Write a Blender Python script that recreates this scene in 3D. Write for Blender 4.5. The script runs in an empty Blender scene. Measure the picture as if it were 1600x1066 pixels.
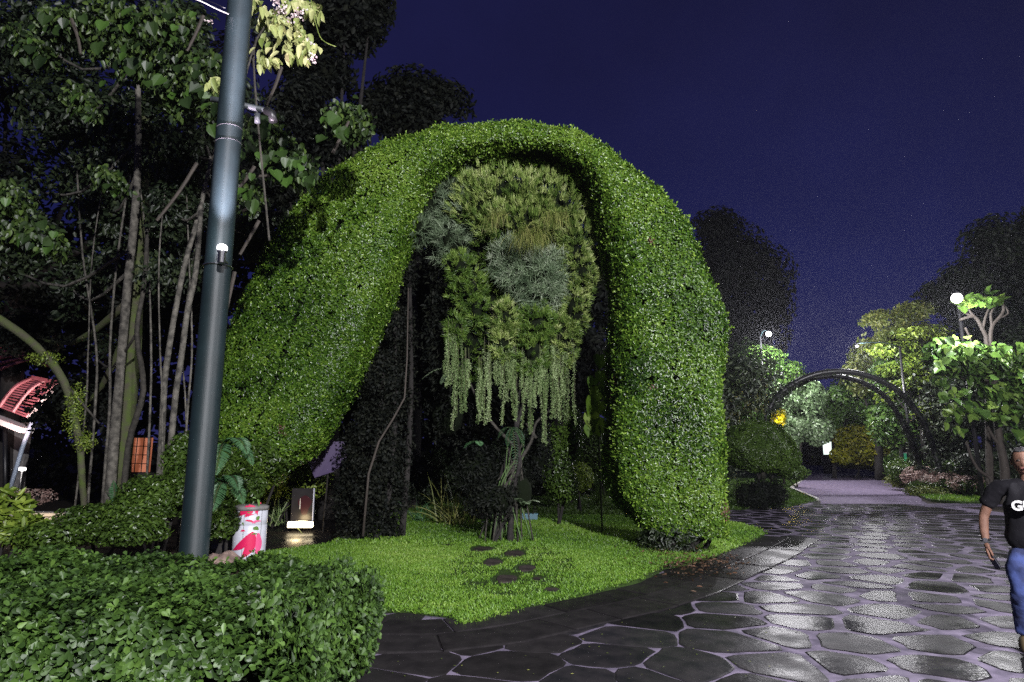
import bpy, bmesh, math, random
import numpy as np
from mathutils import Vector, Matrix, Quaternion
random.seed(7); rng = np.random.default_rng(7)
S = bpy.context.scene; C = S.collection
R = math.radians

# ------------------------------------------------------------ camera, sky, lamps far off
PITCH = R(10.15); CAMZ = 1.6
cam_d = bpy.data.cameras.new('camera'); cam_d.lens = 22.5; cam_d.sensor_width = 36; cam_d.clip_end = 600; cam_d.clip_start = .05
cam = bpy.data.objects.new('camera', cam_d); C.objects.link(cam)
cam.location = (0, 0, CAMZ); cam.rotation_euler = (R(90) + PITCH, 0, 0); S.camera = cam
S.view_settings.view_transform = 'Standard'; S.view_settings.look = 'None'
S.view_settings.exposure = 0.0; S.view_settings.gamma = 1
S.cycles.use_denoising = False
S.cycles.max_bounces = 6; S.cycles.diffuse_bounces = 2; S.cycles.glossy_bounces = 2
S.cycles.transmission_bounces = 3; S.cycles.transparent_max_bounces = 4
S.cycles.sample_clamp_indirect = 2.0; S.cycles.sample_clamp_direct = 10

W = bpy.data.worlds.new('World'); S.world = W; W.use_nodes = True
nt = W.node_tree; nt.nodes.clear()
wo = nt.nodes.new('ShaderNodeOutputWorld'); bg = nt.nodes.new('ShaderNodeBackground')
tc = nt.nodes.new('ShaderNodeTexCoord'); sep = nt.nodes.new('ShaderNodeSeparateXYZ'); rp = nt.nodes.new('ShaderNodeValToRGB')
nt.links.new(tc.outputs['Generated'], sep.inputs[0]); nt.links.new(sep.outputs['Z'], rp.inputs[0])
nt.links.new(rp.outputs[0], bg.inputs[0]); nt.links.new(bg.outputs[0], wo.inputs[0])
e = rp.color_ramp.elements
e[0].position = 0.0; e[0].color = (.024, .024, .102, 1)
e[1].position = 1.0; e[1].color = (.006, .006, .030, 1)
m_ = e.new(.10); m_.color = (.016, .017, .084, 1)
m_ = e.new(.25); m_.color = (.0095, .0115, .068, 1)
m_ = e.new(.55); m_.color = (.0075, .0078, .042, 1)
ns_ = nt.nodes.new('ShaderNodeTexNoise'); ns_.inputs['Scale'].default_value = 2.2; ns_.inputs['Detail'].default_value = 6; ns_.inputs['Roughness'].default_value = .6
nt.links.new(tc.outputs['Generated'], ns_.inputs['Vector'])
mr_ = nt.nodes.new('ShaderNodeMapRange'); mr_.inputs[1].default_value = .35; mr_.inputs[2].default_value = .75; mr_.inputs[3].default_value = .85; mr_.inputs[4].default_value = 1.35
nt.links.new(ns_.outputs['Fac'], mr_.inputs[0]); nt.links.new(mr_.outputs[0], bg.inputs[1])

# street lamps of the park: power in watts of each (heads are built further down)
LAMPS = dict(A=3600, B=1300, M=4200, N=22000)
LCOL = (.98, .96, 1.0)

# ------------------------------------------------------------ picture <-> place
F = 1000.0
_cp, _sp = math.cos(PITCH), math.sin(PITCH)
def ray(px, py):
    u = (px - 800) / F; v = (533 - py) / F
    return Vector((u, _cp - v * _sp, _sp + v * _cp))
def at(px, py, Y):
    d = ray(px, py); t = Y / d.y
    return Vector((d.x * t, Y, CAMZ + d.z * t))
def gnd(px, py, z=0.0):
    d = ray(px, py); t = (z - CAMZ) / d.z
    return Vector((d.x * t, d.y * t, z))
def mpp(Y):          # metres per photo pixel at distance Y
    return Y / F
def hgt(y):          # the ground climbs gently far down the road
    return max(0.0, (y - 35) * .022)

# ------------------------------------------------------------ bookkeeping
def tag(o, label=None, cat=None, group=None, kind=None):
    if label: o['label'] = label
    if cat: o['category'] = cat
    if group: o['group'] = group
    if kind: o['kind'] = kind
    return o
def empty(name, loc, label, cat, group=None):
    o = bpy.data.objects.new(name, None); C.objects.link(o); o.location = loc; o.empty_display_size = .2
    return tag(o, label, cat, group)
def link(name, me, m=None, parent=None):
    o = bpy.data.objects.new(name, me); C.objects.link(o)
    if m is not None and len(me.materials) == 0: me.materials.append(m)
    if parent is not None:
        o.parent = parent
        o.matrix_parent_inverse = Matrix.Translation(-world_loc(parent))
    return o
def world_loc(p):
    v = Vector(p.location)
    while p.parent is not None:
        v = v + p.matrix_parent_inverse.to_translation() + p.parent.location - Vector((0, 0, 0)); p = p.parent
    return v
def from_bm(name, bm, m, parent=None, smooth=False):
    me = bpy.data.meshes.new(name); bm.normal_update(); bm.to_mesh(me); bm.free()
    if smooth: me.polygons.foreach_set('use_smooth', [True] * len(me.polygons))
    return link(name, me, m, parent)

# ------------------------------------------------------------ materials
M = {}
def mat(name, col, rough=.6, spec=.5, noise=0, nscale=8, bump=0, bscale=60, metal=0, emit=None, es=0, coat=0, objrand=0, col2=None):
    m = bpy.data.materials.new(name); m.use_nodes = True; t = m.node_tree
    b = t.nodes['Principled BSDF']; b.inputs['Base Color'].default_value = (*col, 1); b.inputs['Roughness'].default_value = rough
    b.inputs['Specular IOR Level'].default_value = spec; b.inputs['Metallic'].default_value = metal
    if coat: b.inputs['Coat Weight'].default_value = coat; b.inputs['Coat Roughness'].default_value = .08
    tcn = t.nodes.new('ShaderNodeTexCoord')
    last = None
    if noise:
        n = t.nodes.new('ShaderNodeTexNoise'); n.inputs['Scale'].default_value = nscale; n.inputs['Detail'].default_value = 6
        t.links.new(tcn.outputs['Object'], n.inputs['Vector'])
        mx = t.nodes.new('ShaderNodeMix'); mx.data_type = 'RGBA'
        c2 = col2 or tuple(c * (1 - noise) for c in col)
        mr = t.nodes.new('ShaderNodeMapRange'); mr.inputs[1].default_value = .35; mr.inputs[2].default_value = .65
        t.links.new(n.outputs['Fac'], mr.inputs[0])
        mx.inputs[6].default_value = (*col, 1); mx.inputs[7].default_value = (*c2, 1); t.links.new(mr.outputs[0], mx.inputs[0])
        last = mx.outputs[2]; t.links.new(last, b.inputs['Base Color'])
    if objrand:
        oi = t.nodes.new('ShaderNodeObjectInfo'); hs = t.nodes.new('ShaderNodeHueSaturation')
        mr = t.nodes.new('ShaderNodeMapRange'); mr.inputs[3].default_value = 1 - objrand; mr.inputs[4].default_value = 1 + objrand
        t.links.new(oi.outputs['Random'], mr.inputs[0]); t.links.new(mr.outputs[0], hs.inputs['Value'])
        if last is not None: t.links.new(last, hs.inputs['Color'])
        else: hs.inputs['Color'].default_value = (*col, 1)
        t.links.new(hs.outputs[0], b.inputs['Base Color'])
    if bump:
        n = t.nodes.new('ShaderNodeTexNoise'); n.inputs['Scale'].default_value = bscale; n.inputs['Detail'].default_value = 5
        t.links.new(tcn.outputs['Object'], n.inputs['Vector'])
        bp = t.nodes.new('ShaderNodeBump'); bp.inputs['Strength'].default_value = bump; bp.inputs['Distance'].default_value = .02
        t.links.new(n.outputs['Fac'], bp.inputs['Height']); t.links.new(bp.outputs[0], b.inputs['Normal'])
    if emit:
        b.inputs['Emission Color'].default_value = (*emit, 1); b.inputs['Emission Strength'].default_value = es
    M[name] = m; return m
def leafmat(name, cols, rough=.38, spec=.5, trans=.25, attr=True):
    m = bpy.data.materials.new(name); m.use_nodes = True; t = m.node_tree
    b = t.nodes['Principled BSDF']; b.inputs['Roughness'].default_value = rough; b.inputs['Specular IOR Level'].default_value = spec
    r = t.nodes.new('ShaderNodeValToRGB'); r.color_ramp.interpolation = 'LINEAR'
    el = r.color_ramp.elements
    for i, c in enumerate(cols):
        p = i / (len(cols) - 1)
        if i < 2: el[i].position = p; el[i].color = (*c, 1)
        else: x = el.new(p); x.color = (*c, 1)
    if len(cols) > 2:
        el2 = sorted([(i / (len(cols) - 1), c) for i, c in enumerate(cols)])
        for x, (p, c) in zip(r.color_ramp.elements, el2): x.position = p; x.color = (*c, 1)
    if attr:
        a = t.nodes.new('ShaderNodeAttribute'); a.attribute_name = 'rnd'; t.links.new(a.outputs['Fac'], r.inputs[0])
    else:
        a = t.nodes.new('ShaderNodeObjectInfo'); t.links.new(a.outputs['Random'], r.inputs[0])
    t.links.new(r.outputs[0], b.inputs['Base Color'])
    if trans:
        tr = t.nodes.new('ShaderNodeBsdfTranslucent'); t.links.new(r.outputs[0], tr.inputs[0])
        mx = t.nodes.new('ShaderNodeMixShader'); mx.inputs[0].default_value = trans
        t.links.new(b.outputs[0], mx.inputs[1]); t.links.new(tr.outputs[0], mx.inputs[2])
        t.links.new(mx.outputs[0], t.nodes['Material Output'].inputs[0])
    M[name] = m; return m

leafmat('arch_leaf', [(.012, .034, .005), (.046, .108, .010), (.100, .195, .018), (.20, .31, .045)], rough=.32)
leafmat('arch_new_leaf', [(.08, .17, .016), (.17, .30, .03), (.30, .44, .07)], rough=.36)
leafmat('hedge_leaf', [(.012, .028, .006), (.030, .066, .011), (.060, .122, .018), (.11, .20, .035)], rough=.5)
leafmat('hedge_leaf_single', [(.020, .046, .009), (.045, .095, .015), (.09, .17, .03)], rough=.42, attr=False)
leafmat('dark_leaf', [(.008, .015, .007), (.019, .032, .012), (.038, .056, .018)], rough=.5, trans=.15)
leafmat('black_leaf', [(.003, .005, .004), (.006, .008, .005), (.011, .013, .007)], rough=.65, trans=.1, spec=.2)  # near-black, so shaded and unlit foliage is dark by its colour
leafmat('climber_leaf', [(.012, .026, .006), (.030, .060, .012), (.055, .12, .018)], rough=.45, attr=False)
leafmat('climber_small', [(.012, .024, .008), (.034, .062, .014), (.08, .13, .025)], rough=.45)
leafmat('vine_leaf', [(.16, .22, .05), (.32, .36, .13), (.50, .50, .24)], rough=.4)
leafmat('flower', [(.60, .42, .46), (.7, .58, .60), (.75, .7, .66)], rough=.6)
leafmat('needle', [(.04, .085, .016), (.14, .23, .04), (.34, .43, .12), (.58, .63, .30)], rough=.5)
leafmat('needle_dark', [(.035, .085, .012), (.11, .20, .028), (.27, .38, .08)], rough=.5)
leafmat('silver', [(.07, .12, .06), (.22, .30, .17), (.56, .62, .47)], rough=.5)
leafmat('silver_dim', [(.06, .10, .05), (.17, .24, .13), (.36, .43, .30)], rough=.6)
leafmat('strand', [(.08, .15, .04), (.23, .33, .12), (.46, .56, .30)], rough=.6)
leafmat('tuft', [(.06, .09, .015), (.16, .19, .04), (.34, .34, .12)], rough=.5)
leafmat('fern', [(.03, .09, .03), (.06, .15, .06), (.11, .22, .10)], rough=.45)
leafmat('grass', [(.045, .11, .014), (.11, .235, .022), (.18, .33, .035), (.30, .43, .09)], rough=.45, trans=.3)
leafmat('grass_far', [(.035, .075, .010), (.06, .12, .014), (.09, .16, .02)], rough=.5, trans=.3)
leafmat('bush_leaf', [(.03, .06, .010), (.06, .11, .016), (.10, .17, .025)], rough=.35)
leafmat('bush_light', [(.06, .11, .014), (.15, .22, .025), (.30, .38, .06)], rough=.4)
leafmat('yellow_leaf', [(.14, .17, .01), (.26, .27, .015), (.38, .34, .03)], rough=.4)
leafmat('tree_leaf', [(.03, .07, .014), (.08, .16, .03), (.18, .28, .06)], rough=.35)
leafmat('tree_big_leaf', [(.05, .11, .02), (.10, .19, .03), (.20, .30, .06)], rough=.35, attr=False)
leafmat('pale_leaf', [(.08, .14, .05), (.20, .30, .14), (.40, .50, .32)], rough=.35)
leafmat('pink_white', [(.20, .12, .10), (.40, .28, .24), (.6, .52, .45)], rough=.5)
leafmat('autumn', [(.06, .09, .02), (.15, .19, .04), (.30, .31, .09)], rough=.45)
leafmat('litter', [(.03, .018, .010), (.07, .04, .02), (.14, .07, .04)], rough=.6, trans=.1)
leafmat('purple_leaf', [(.10, .07, .15), (.17, .13, .24), (.24, .19, .32)], rough=.5)
leafmat('banana_leaf', [(.06, .13, .012), (.11, .20, .02), (.17, .27, .03)], rough=.4, attr=False)

mat('bark', (.05, .045, .035), .85, noise=.6, nscale=14, bump=.6, bscale=40)
mat('bark_pale', (.15, .14, .115), .85, noise=.75, nscale=9, bump=.9, bscale=50)
mat('bark_moss', (.06, .055, .035), .9, noise=.8, nscale=6, bump=.6, bscale=40, col2=(.06, .09, .015))
mat('bark_dark', (.022, .019, .017), .9, noise=.5, nscale=10, bump=.6)
mat('twig', (.055, .045, .036), .8, noise=.3)
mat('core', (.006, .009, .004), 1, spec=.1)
mat('soil', (.030, .022, .014), .95, noise=.5, nscale=6, bump=.8, bscale=30, spec=.2)
mat('lawn_base', (.028, .055, .009), .9, noise=.45, nscale=9, bump=.6, bscale=70, spec=.2)
mat('white_paint', (.7, .7, .68), .5); mat('steel', (.45, .46, .48), .3, metal=1)
mat('black_metal', (.012, .012, .013), .4)

# pole: dark green brushed paint (fine circular-scratched metal that streaks under the uplight)
pm = mat('pole_green', (.008, .016, .018), .5, spec=.3, noise=.25, nscale=5)
t = pm.node_tree; b = t.nodes['Principled BSDF']
tcn = t.nodes.new('ShaderNodeTexCoord'); mp = t.nodes.new('ShaderNodeMapping'); mp.inputs['Scale'].default_value = (60, 60, 1.6)
nz = t.nodes.new('ShaderNodeTexNoise'); nz.inputs['Scale'].default_value = 3; nz.inputs['Detail'].default_value = 6
bp = t.nodes.new('ShaderNodeBump'); bp.inputs['Strength'].default_value = .35; bp.inputs['Distance'].default_value = .003
t.links.new(tcn.outputs['Object'], mp.inputs[0]); t.links.new(mp.outputs[0], nz.inputs['Vector']); t.links.new(nz.outputs['Fac'], bp.inputs['Height']); t.links.new(bp.outputs[0], b.inputs['Normal'])

# wet stone and wet mortar: rough patches and puddled, glossy ones
def wet(name, c1, c2, r0, r1, bscale, bstr, objrand, ns=1.3):
    m = mat(name, c1, .4, noise=.5, nscale=5, col2=c2, objrand=objrand)
    t = m.node_tree; b = t.nodes['Principled BSDF']; b.inputs['IOR'].default_value = 1.075
    g = t.nodes.new('ShaderNodeNewGeometry')
    n = t.nodes.new('ShaderNodeTexNoise'); n.inputs['Scale'].default_value = ns; n.inputs['Detail'].default_value = 4
    t.links.new(g.outputs['Position'], n.inputs['Vector'])
    mr = t.nodes.new('ShaderNodeMapRange'); mr.inputs[1].default_value = .38; mr.inputs[2].default_value = .62; mr.inputs[3].default_value = r0; mr.inputs[4].default_value = r1
    t.links.new(n.outputs['Fac'], mr.inputs[0]); t.links.new(mr.outputs[0], b.inputs['Roughness'])
    n2 = t.nodes.new('ShaderNodeTexNoise'); n2.inputs['Scale'].default_value = bscale; n2.inputs['Detail'].default_value = 2.5; n2.inputs['Roughness'].default_value = .5
    t.links.new(g.outputs['Position'], n2.inputs['Vector'])
    bp = t.nodes.new('ShaderNodeBump'); bp.inputs['Strength'].default_value = bstr; bp.inputs['Distance'].default_value = .012
    t.links.new(n2.outputs['Fac'], bp.inputs['Height']); t.links.new(bp.outputs[0], b.inputs['Normal'])
    return m
wet('wet_stone', (.022, .020, .022), (.010, .010, .012), .17, .44, 18, .16, .5)
wet('step_stone', (.06, .05, .045), (.03, .026, .024), .45, .7, 40, .5, .25)
wet('wet_slab', (.022, .020, .021), (.013, .012, .013), .25, .45, 30, .2, .25)
wet('mortar', (.20, .17, .235), (.085, .075, .105), .55, .8, 24, .15, 0)
wet('asphalt', (.22, .18, .26), (.12, .10, .15), .5, .75, 30, .12, 0, ns=.35)

# ------------------------------------------------------------ mesh tools
def np_mesh(name, V, faces_flat, sizes, m, parent=None, rnd=None, smooth=False):
    me = bpy.data.meshes.new(name)
    V = np.asarray(V, np.float32).reshape(-1, 3)
    faces_flat = np.asarray(faces_flat, np.int32).ravel(); sizes = np.asarray(sizes, np.int32)
    me.vertices.add(len(V)); me.vertices.foreach_set('co', V.ravel())
    me.loops.add(len(faces_flat)); me.loops.foreach_set('vertex_index', faces_flat)
    me.polygons.add(len(sizes)); st = np.zeros(len(sizes), np.int32); st[1:] = np.cumsum(sizes)[:-1]
    me.polygons.foreach_set('loop_start', st); me.polygons.foreach_set('loop_total', sizes)
    if rnd is not None:
        a = me.attributes.new('rnd', 'FLOAT', 'POINT'); a.data.foreach_set('value', np.asarray(rnd, np.float32))
    if smooth: me.polygons.foreach_set('use_smooth', np.ones(len(sizes), bool))
    me.update(); me.validate()
    if isinstance(parent, str): return me
    return link(name, me, m, parent)

def unit(a):
    return a / np.maximum(np.linalg.norm(a, axis=-1, keepdims=True), 1e-9)
TPL = {
    # x across (x width), y along (x length), z along normal (x length)
    'oval': (np.array([[0, 0, 0], [.5, .38, .08], [.36, .78, .05], [0, 1, -.06], [-.36, .78, .05], [-.5, .38, .08]]), [[0, 1, 2, 3], [0, 3, 4, 5]]),
    'ovate': (np.array([[0, 0, 0], [.42, .12, .05], [.5, .42, .08], [.3, .78, .02], [0, 1, -.12], [-.3, .78, .02], [-.5, .42, .08], [-.42, .12, .05]]), [[0, 1, 2, 3, 4], [0, 4, 5, 6, 7]]),
    'obov': (np.array([[0, 0, 0], [.3, .4, .05], [.5, .72, .06], [.25, .97, .02], [0, 1, 0], [-.25, .97, .02], [-.5, .72, .06], [-.3, .4, .05]]), [[0, 1, 2, 3, 4], [0, 4, 5, 6, 7]]),
    'dia': (np.array([[0, 0, 0], [.5, .5, .05], [0, 1, 0], [-.5, .5, .05]]), [[0, 1, 2], [0, 2, 3]]),
    'blade': (np.array([[-.5, 0, 0], [.5, 0, 0], [.4, .55, .08], [-.4, .55, .08], [0, 1, -.08]]), [[0, 1, 2, 3], [3, 2, 4]]),
}
def leaves(name, P, A, N, L, Wd, tpl, m, parent=None, rnd=None):
    """one mesh of leaves: P base points, A along, N facing, L length, Wd width"""
    P = np.asarray(P, float); n = len(P)
    T, faces = TPL[tpl]; A = unit(np.asarray(A, float)); N = np.asarray(N, float)
    X = unit(np.cross(A, N)); N = np.cross(X, A)
    L = np.broadcast_to(L, (n,)); Wd = np.broadcast_to(Wd, (n,))
    V = P[:, None, :] + X[:, None, :] * (T[None, :, 0] * Wd[:, None])[..., None] + A[:, None, :] * (T[None, :, 1] * L[:, None])[..., None] + N[:, None, :] * (T[None, :, 2] * L[:, None])[..., None]
    k = len(T); off = (np.arange(n) * k)[:, None]
    parts = []; szs = []
    for f in faces: parts.append(off + np.array(f)[None, :])
    flat = np.concatenate(parts, axis=1).ravel(); szs = np.tile([len(f) for f in faces], n)
    r = rng.random(n) if rnd is None else rnd
    return np_mesh(name, V.reshape(-1, 3), flat, szs, m, parent, np.repeat(r, k))

def arcs(name, P, D, L, w, droop, m, parent=None, seg=6, wave=0, rnd=None):
    """curved drooping blades"""
    P = np.asarray(P, float); n = len(P); D = unit(np.asarray(D, float))
    L = np.broadcast_to(L, (n,)); w = np.broadcast_to(w, (n,)); droop = np.broadcast_to(droop, (n,))
    pos = P.copy(); d = D.copy(); V = []
    side = unit(np.cross(D, np.array([0, 0, 1.0])) + rng.normal(0, .3, (n, 3)))
    for i in range(seg + 1):
        ww = w * (1 - (i / seg) ** 1.5 * .9)
        V.append(pos - side * ww[:, None] / 2); V.append(pos + side * ww[:, None] / 2)
        d = unit(d + np.array([0, 0, -1.0]) * (droop / seg)[:, None] + (rng.normal(0, wave, (n, 3)) if wave else 0))
        pos = pos + d * (L / seg)[:, None]
    V = np.stack(V, axis=1); k = 2 * (seg + 1); off = (np.arange(n) * k)[:, None]
    f = [off + np.array([2 * i, 2 * i + 1, 2 * i + 3, 2 * i + 2])[None] for i in range(seg)]
    flat = np.concatenate(f, axis=1).ravel()
    r = rng.random(n) if rnd is None else rnd
    return np_mesh(name, V.reshape(-1, 3), flat, np.full(n * seg, 4), m, parent, np.repeat(r, k))

def waves(P, f=1.0, seed=0):
    """smooth pseudo noise in -1..1"""
    g = np.random.default_rng(100 + seed); out = np.zeros(len(P))
    for i in range(7):
        k = g.normal(0, 1, 3) * f * (1 + .45 * i); out += np.sin(P @ k + g.random() * 6.28) / (1 + .3 * i)
    return out / 3.2

def blob_points(blobs, n, shell=.55, gaps=0.0, gf=2.0, seed=0):
    """points and outward normals through ellipsoids [(centre, radii)], thicker towards the skin"""
    vol = np.array([r[0] * r[1] * r[2] for c, r in blobs]) ** .75; cnt = np.maximum((vol / vol.sum() * n * (1 + gaps)).astype(int), 1)
    P = []; Nn = []
    for (c, r), k in zip(blobs, cnt):
        u = unit(rng.normal(0, 1, (k, 3))); rad = (shell + (1 - shell) * rng.random(k)) * (1 + .12 * waves(u * 3 + np.array(c), 1.2, seed))
        P.append(np.array(c) + u * np.array(r) * rad[:, None]); Nn.append(unit(u / np.array(r)))
    P = np.concatenate(P); Nn = np.concatenate(Nn)
    if gaps:
        keep = waves(P, gf, seed + 5) > (-1 + gaps * 1.25) * .55; P = P[keep]; Nn = Nn[keep]
    return P, Nn

def tube(name, pts, radii, m, parent=None, sides=8, bm=None, smooth=True, jitter=0):
    own = bm is None
    if own: bm = bmesh.new()
    pts = [Vector(p) for p in pts]
    if not hasattr(radii, '__len__'): radii = [radii] * len(pts)
    if len(radii) != len(pts): radii = list(np.interp(np.linspace(0, 1, len(pts)), np.linspace(0, 1, len(radii)), radii))
    rings = []; prev = None
    for i, p in enumerate(pts):
        d = (pts[min(i + 1, len(pts) - 1)] - pts[max(i - 1, 0)]).normalized()
        if prev is None:
            a = d.orthogonal().normalized()
        else:
            a = (prev - d * prev.dot(d)).normalized()
        prev = a; b2 = d.cross(a)
        rings.append([bm.verts.new(p + (a * math.cos(2 * math.pi * j / sides) + b2 * math.sin(2 * math.pi * j / sides)) * radii[i] * (1 + random.uniform(-jitter, jitter))) for j in range(sides)])
    for r0, r1 in zip(rings, rings[1:]):
        for j in range(sides): bm.faces.new((r0[j], r0[(j + 1) % sides], r1[(j + 1) % sides], r1[j]))
    bm.faces.new(rings[0][::-1]); bm.faces.new(rings[-1])
    if own: return from_bm(name, bm, m, parent, smooth)
    return bm
def smooth_path(pts, k=5):
    pts = [Vector(p) for p in pts]; out = []
    for i in range(len(pts) - 1):
        p0 = pts[max(i - 1, 0)]; p1 = pts[i]; p2 = pts[i + 1]; p3 = pts[min(i + 2, len(pts) - 1)]
        for j in range(k):
            t = j / k
            out.append(.5 * ((2 * p1) + (-p0 + p2) * t + (2 * p0 - 5 * p1 + 4 * p2 - p3) * t * t + (-p0 + 3 * p1 - 3 * p2 + p3) * t ** 3))
    out.append(pts[-1]); return out
def box(bm, c, s, rot=None, bev=0):
    g = bmesh.ops.create_cube(bm, size=1); vs = g['verts']
    for v in vs: v.co = Vector((v.co.x * s[0], v.co.y * s[1], v.co.z * s[2]))
    if bev: 
        r = bmesh.ops.bevel(bm, geom=list({e for v in vs for e in v.link_edges}), offset=bev, segments=2, affect='EDGES'); vs = list({v for f in r['faces'] for v in f.verts} | {v for v in vs if v.is_valid})
    if rot is not None: bmesh.ops.rotate(bm, cent=(0, 0, 0), matrix=rot, verts=vs)
    bmesh.ops.translate(bm, vec=c, verts=vs); return vs
def boxobj(name, c, s, m, parent=None, rot=None, bev=.004):
    bm = bmesh.new(); box(bm, c, s, rot, bev); return from_bm(name, bm, m, parent)
def lathe(name, prof, c, m, parent=None, sides=24):
    bm = bmesh.new(); rings = []
    for r, z in prof: rings.append([bm.verts.new((c[0] + r * math.cos(2 * math.pi * j / sides), c[1] + r * math.sin(2 * math.pi * j / sides), c[2] + z)) for j in range(sides)])
    for r0, r1 in zip(rings, rings[1:]):
        for j in range(sides): bm.faces.new((r0[j], r0[(j + 1) % sides], r1[(j + 1) % sides], r1[j]))
    bm.faces.new(rings[0][::-1]); bm.faces.new(rings[-1]); return from_bm(name, bm, m, parent, True)
def sheet(name, pts, m, z=None, depth=0, parent=None):
    bm = bmesh.new(); vs = [bm.verts.new((p[0], p[1], (z if z is not None else p[2]))) for p in pts]
    f = bm.faces.new(vs); 
    if f.normal.z < 0 or (f.normal_update() or f.normal.z < 0): f.normal_flip()
    if depth:
        r = bmesh.ops.extrude_face_region(bm, geom=[f]); 
        # the copied region is the lower rim: move the original loop down instead
        up = [v for v in r['geom'] if isinstance(v, bmesh.types.BMVert)]
        for v in vs: v.co.z -= depth
    bmesh.ops.triangulate(bm, faces=[f for f in bm.faces if len(f.verts) > 4])
    return from_bm(name, bm, m, parent)
def inpoly(P, poly):
    x, y = P[:, 0], P[:, 1]; ins = np.zeros(len(P), bool); n = len(poly)
    for i in range(n):
        x1, y1 = poly[i][0], poly[i][1]; x2, y2 = poly[(i + 1) % n][0], poly[(i + 1) % n][1]
        c = ((y1 > y) != (y2 > y)); xi = (x2 - x1) * (y - y1) / ((y2 - y1) if y2 != y1 else 1e-9) + x1; ins ^= c & (x < xi)
    return ins

# ------------------------------------------------------------ ground
gr = []
ys = [-30, 0, 20, 35, 50, 70, 100, 160, 300]
bm = bmesh.new(); rows = []
for y in ys: rows.append([bm.verts.new((x, y, hgt(y) - .035)) for x in (-300, -40, 0, 40, 300)])
for a, b2 in zip(rows, rows[1:]):
    for i in range(4): bm.faces.new((a[i], a[i + 1], b2[i + 1], b2[i]))
tag(from_bm('ground', bm, M['soil']), 'dark damp soil under the beds and trees', None, kind='structure')

edge = [(395, 890), (480, 915), (545, 940), (592, 957), (640, 959), (700, 966), (722, 981), (760, 968), (830, 951), (910, 935), (1000, 913), (1040, 890), (1075, 886), (1120, 872), (1160, 852), (1195, 836), (1186, 828), (1150, 818), (1080, 813), (1080, 800), (1150, 797), (1232, 793)]
edge2 = [(1232, 793), (1277, 783), (1236, 765), (1262, 746)]
top = [(1240, 733), (1100, 731), (900, 731), (660, 738), (640, 765), (600, 800), (535, 846), (518, 856), (400, 872)]
LAWN = [gnd(*p) for p in edge + edge2 + top]
lawn_poly = [(p.x, p.y) for p in LAWN]
def lawn_z(x, y):
    return .016 + .06 * np.clip((y - 7.0) / 2.0, 0, 1) * np.clip((4.0 - x) / 1.5, 0, 1)
# fine sheet with a soft mound
def lawn_sheet():
    bm = bmesh.new(); vs = [bm.verts.new((p.x, p.y, 0)) for p in LAWN]; f = bm.faces.new(vs)
    f.normal_update()
    if f.normal.z < 0: f.normal_flip()
    bmesh.ops.triangulate(bm, faces=[f])
    for y in (7.5, 8, 9, 10, 12, 15, 20, 35):
        bmesh.ops.bisect_plane(bm, geom=bm.verts[:] + bm.edges[:] + bm.faces[:], plane_co=(0, y, 0), plane_no=(0, 1, 0))
    for x in (2.5, 3, 4):
        bmesh.ops.bisect_plane(bm, geom=bm.verts[:] + bm.edges[:] + bm.faces[:], plane_co=(x, 0, 0), plane_no=(1, 0, 0))
    for v in bm.verts: v.co.z = float(lawn_z(v.co.x, v.co.y)) + hgt(v.co.y)
    be = [e for e in bm.edges if e.is_boundary]
    r = bmesh.ops.extrude_edge_only(bm, edges=be)
    for v in r['geom']:
        if isinstance(v, bmesh.types.BMVert): v.co.z -= .09
    return from_bm('lawn', bm, M['lawn_base'])
tag(lawn_sheet(), 'bright clipped lawn running under the leafy arch', None, kind='structure')

# stepping stones sunk in the lawn
STEPS = [(790, 904, 24, 8), (822, 890, 18, 7), (770, 881, 18, 7), (806, 867, 20, 6), (752, 860, 20, 5), (862, 920, 14, 4), (700, 853, 12, 3), (840, 905, 10, 4)]
step_xy = []
def stone_mesh(name, poly, th, m, parent=None, ztop=0, bulge=.001):
    """poly: world xy outline; a slightly domed slab with a softened rim"""
    bm = bmesh.new(); cx = sum(p[0] for p in poly) / len(poly); cy = sum(p[1] for p in poly) / len(poly)
    lo = [bm.verts.new((p[0] - cx, p[1] - cy, -th)) for p in poly]
    hi = [bm.verts.new(((p[0] - cx), (p[1] - cy), -.004)) for p in poly]
    inn = [bm.verts.new(((p[0] - cx) * .95, (p[1] - cy) * .95, 0)) for p in poly]
    n = len(poly)
    for i in range(n):
        j = (i + 1) % n; bm.faces.new((lo[i], lo[j], hi[j], hi[i])); bm.faces.new((hi[i], hi[j], inn[j], inn[i]))
    c = bm.verts.new((0, 0, bulge))
    for i in range(n): bm.faces.new((inn[i], inn[(i + 1) % n], c))
    me = bpy.data.meshes.new(name); bm.normal_update(); bm.to_mesh(me); bm.free()
    o = bpy.data.objects.new(name, me); C.objects.link(o); me.materials.append(m); o.location = (cx, cy, ztop)
    if parent is not None:
        o.parent = parent; o.matrix_parent_inverse = Matrix.Translation(-Vector(parent.location))
    return o
def chaikin(p):
    out = []
    for i in range(len(p)):
        a = p[i]; b2 = p[(i + 1) % len(p)]
        out += [(a[0] * .86 + b2[0] * .14, a[1] * .86 + b2[1] * .14), (a[0] * .14 + b2[0] * .86, a[1] * .14 + b2[1] * .86)]
    return out
lawn_ob = bpy.data.objects['lawn']
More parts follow.
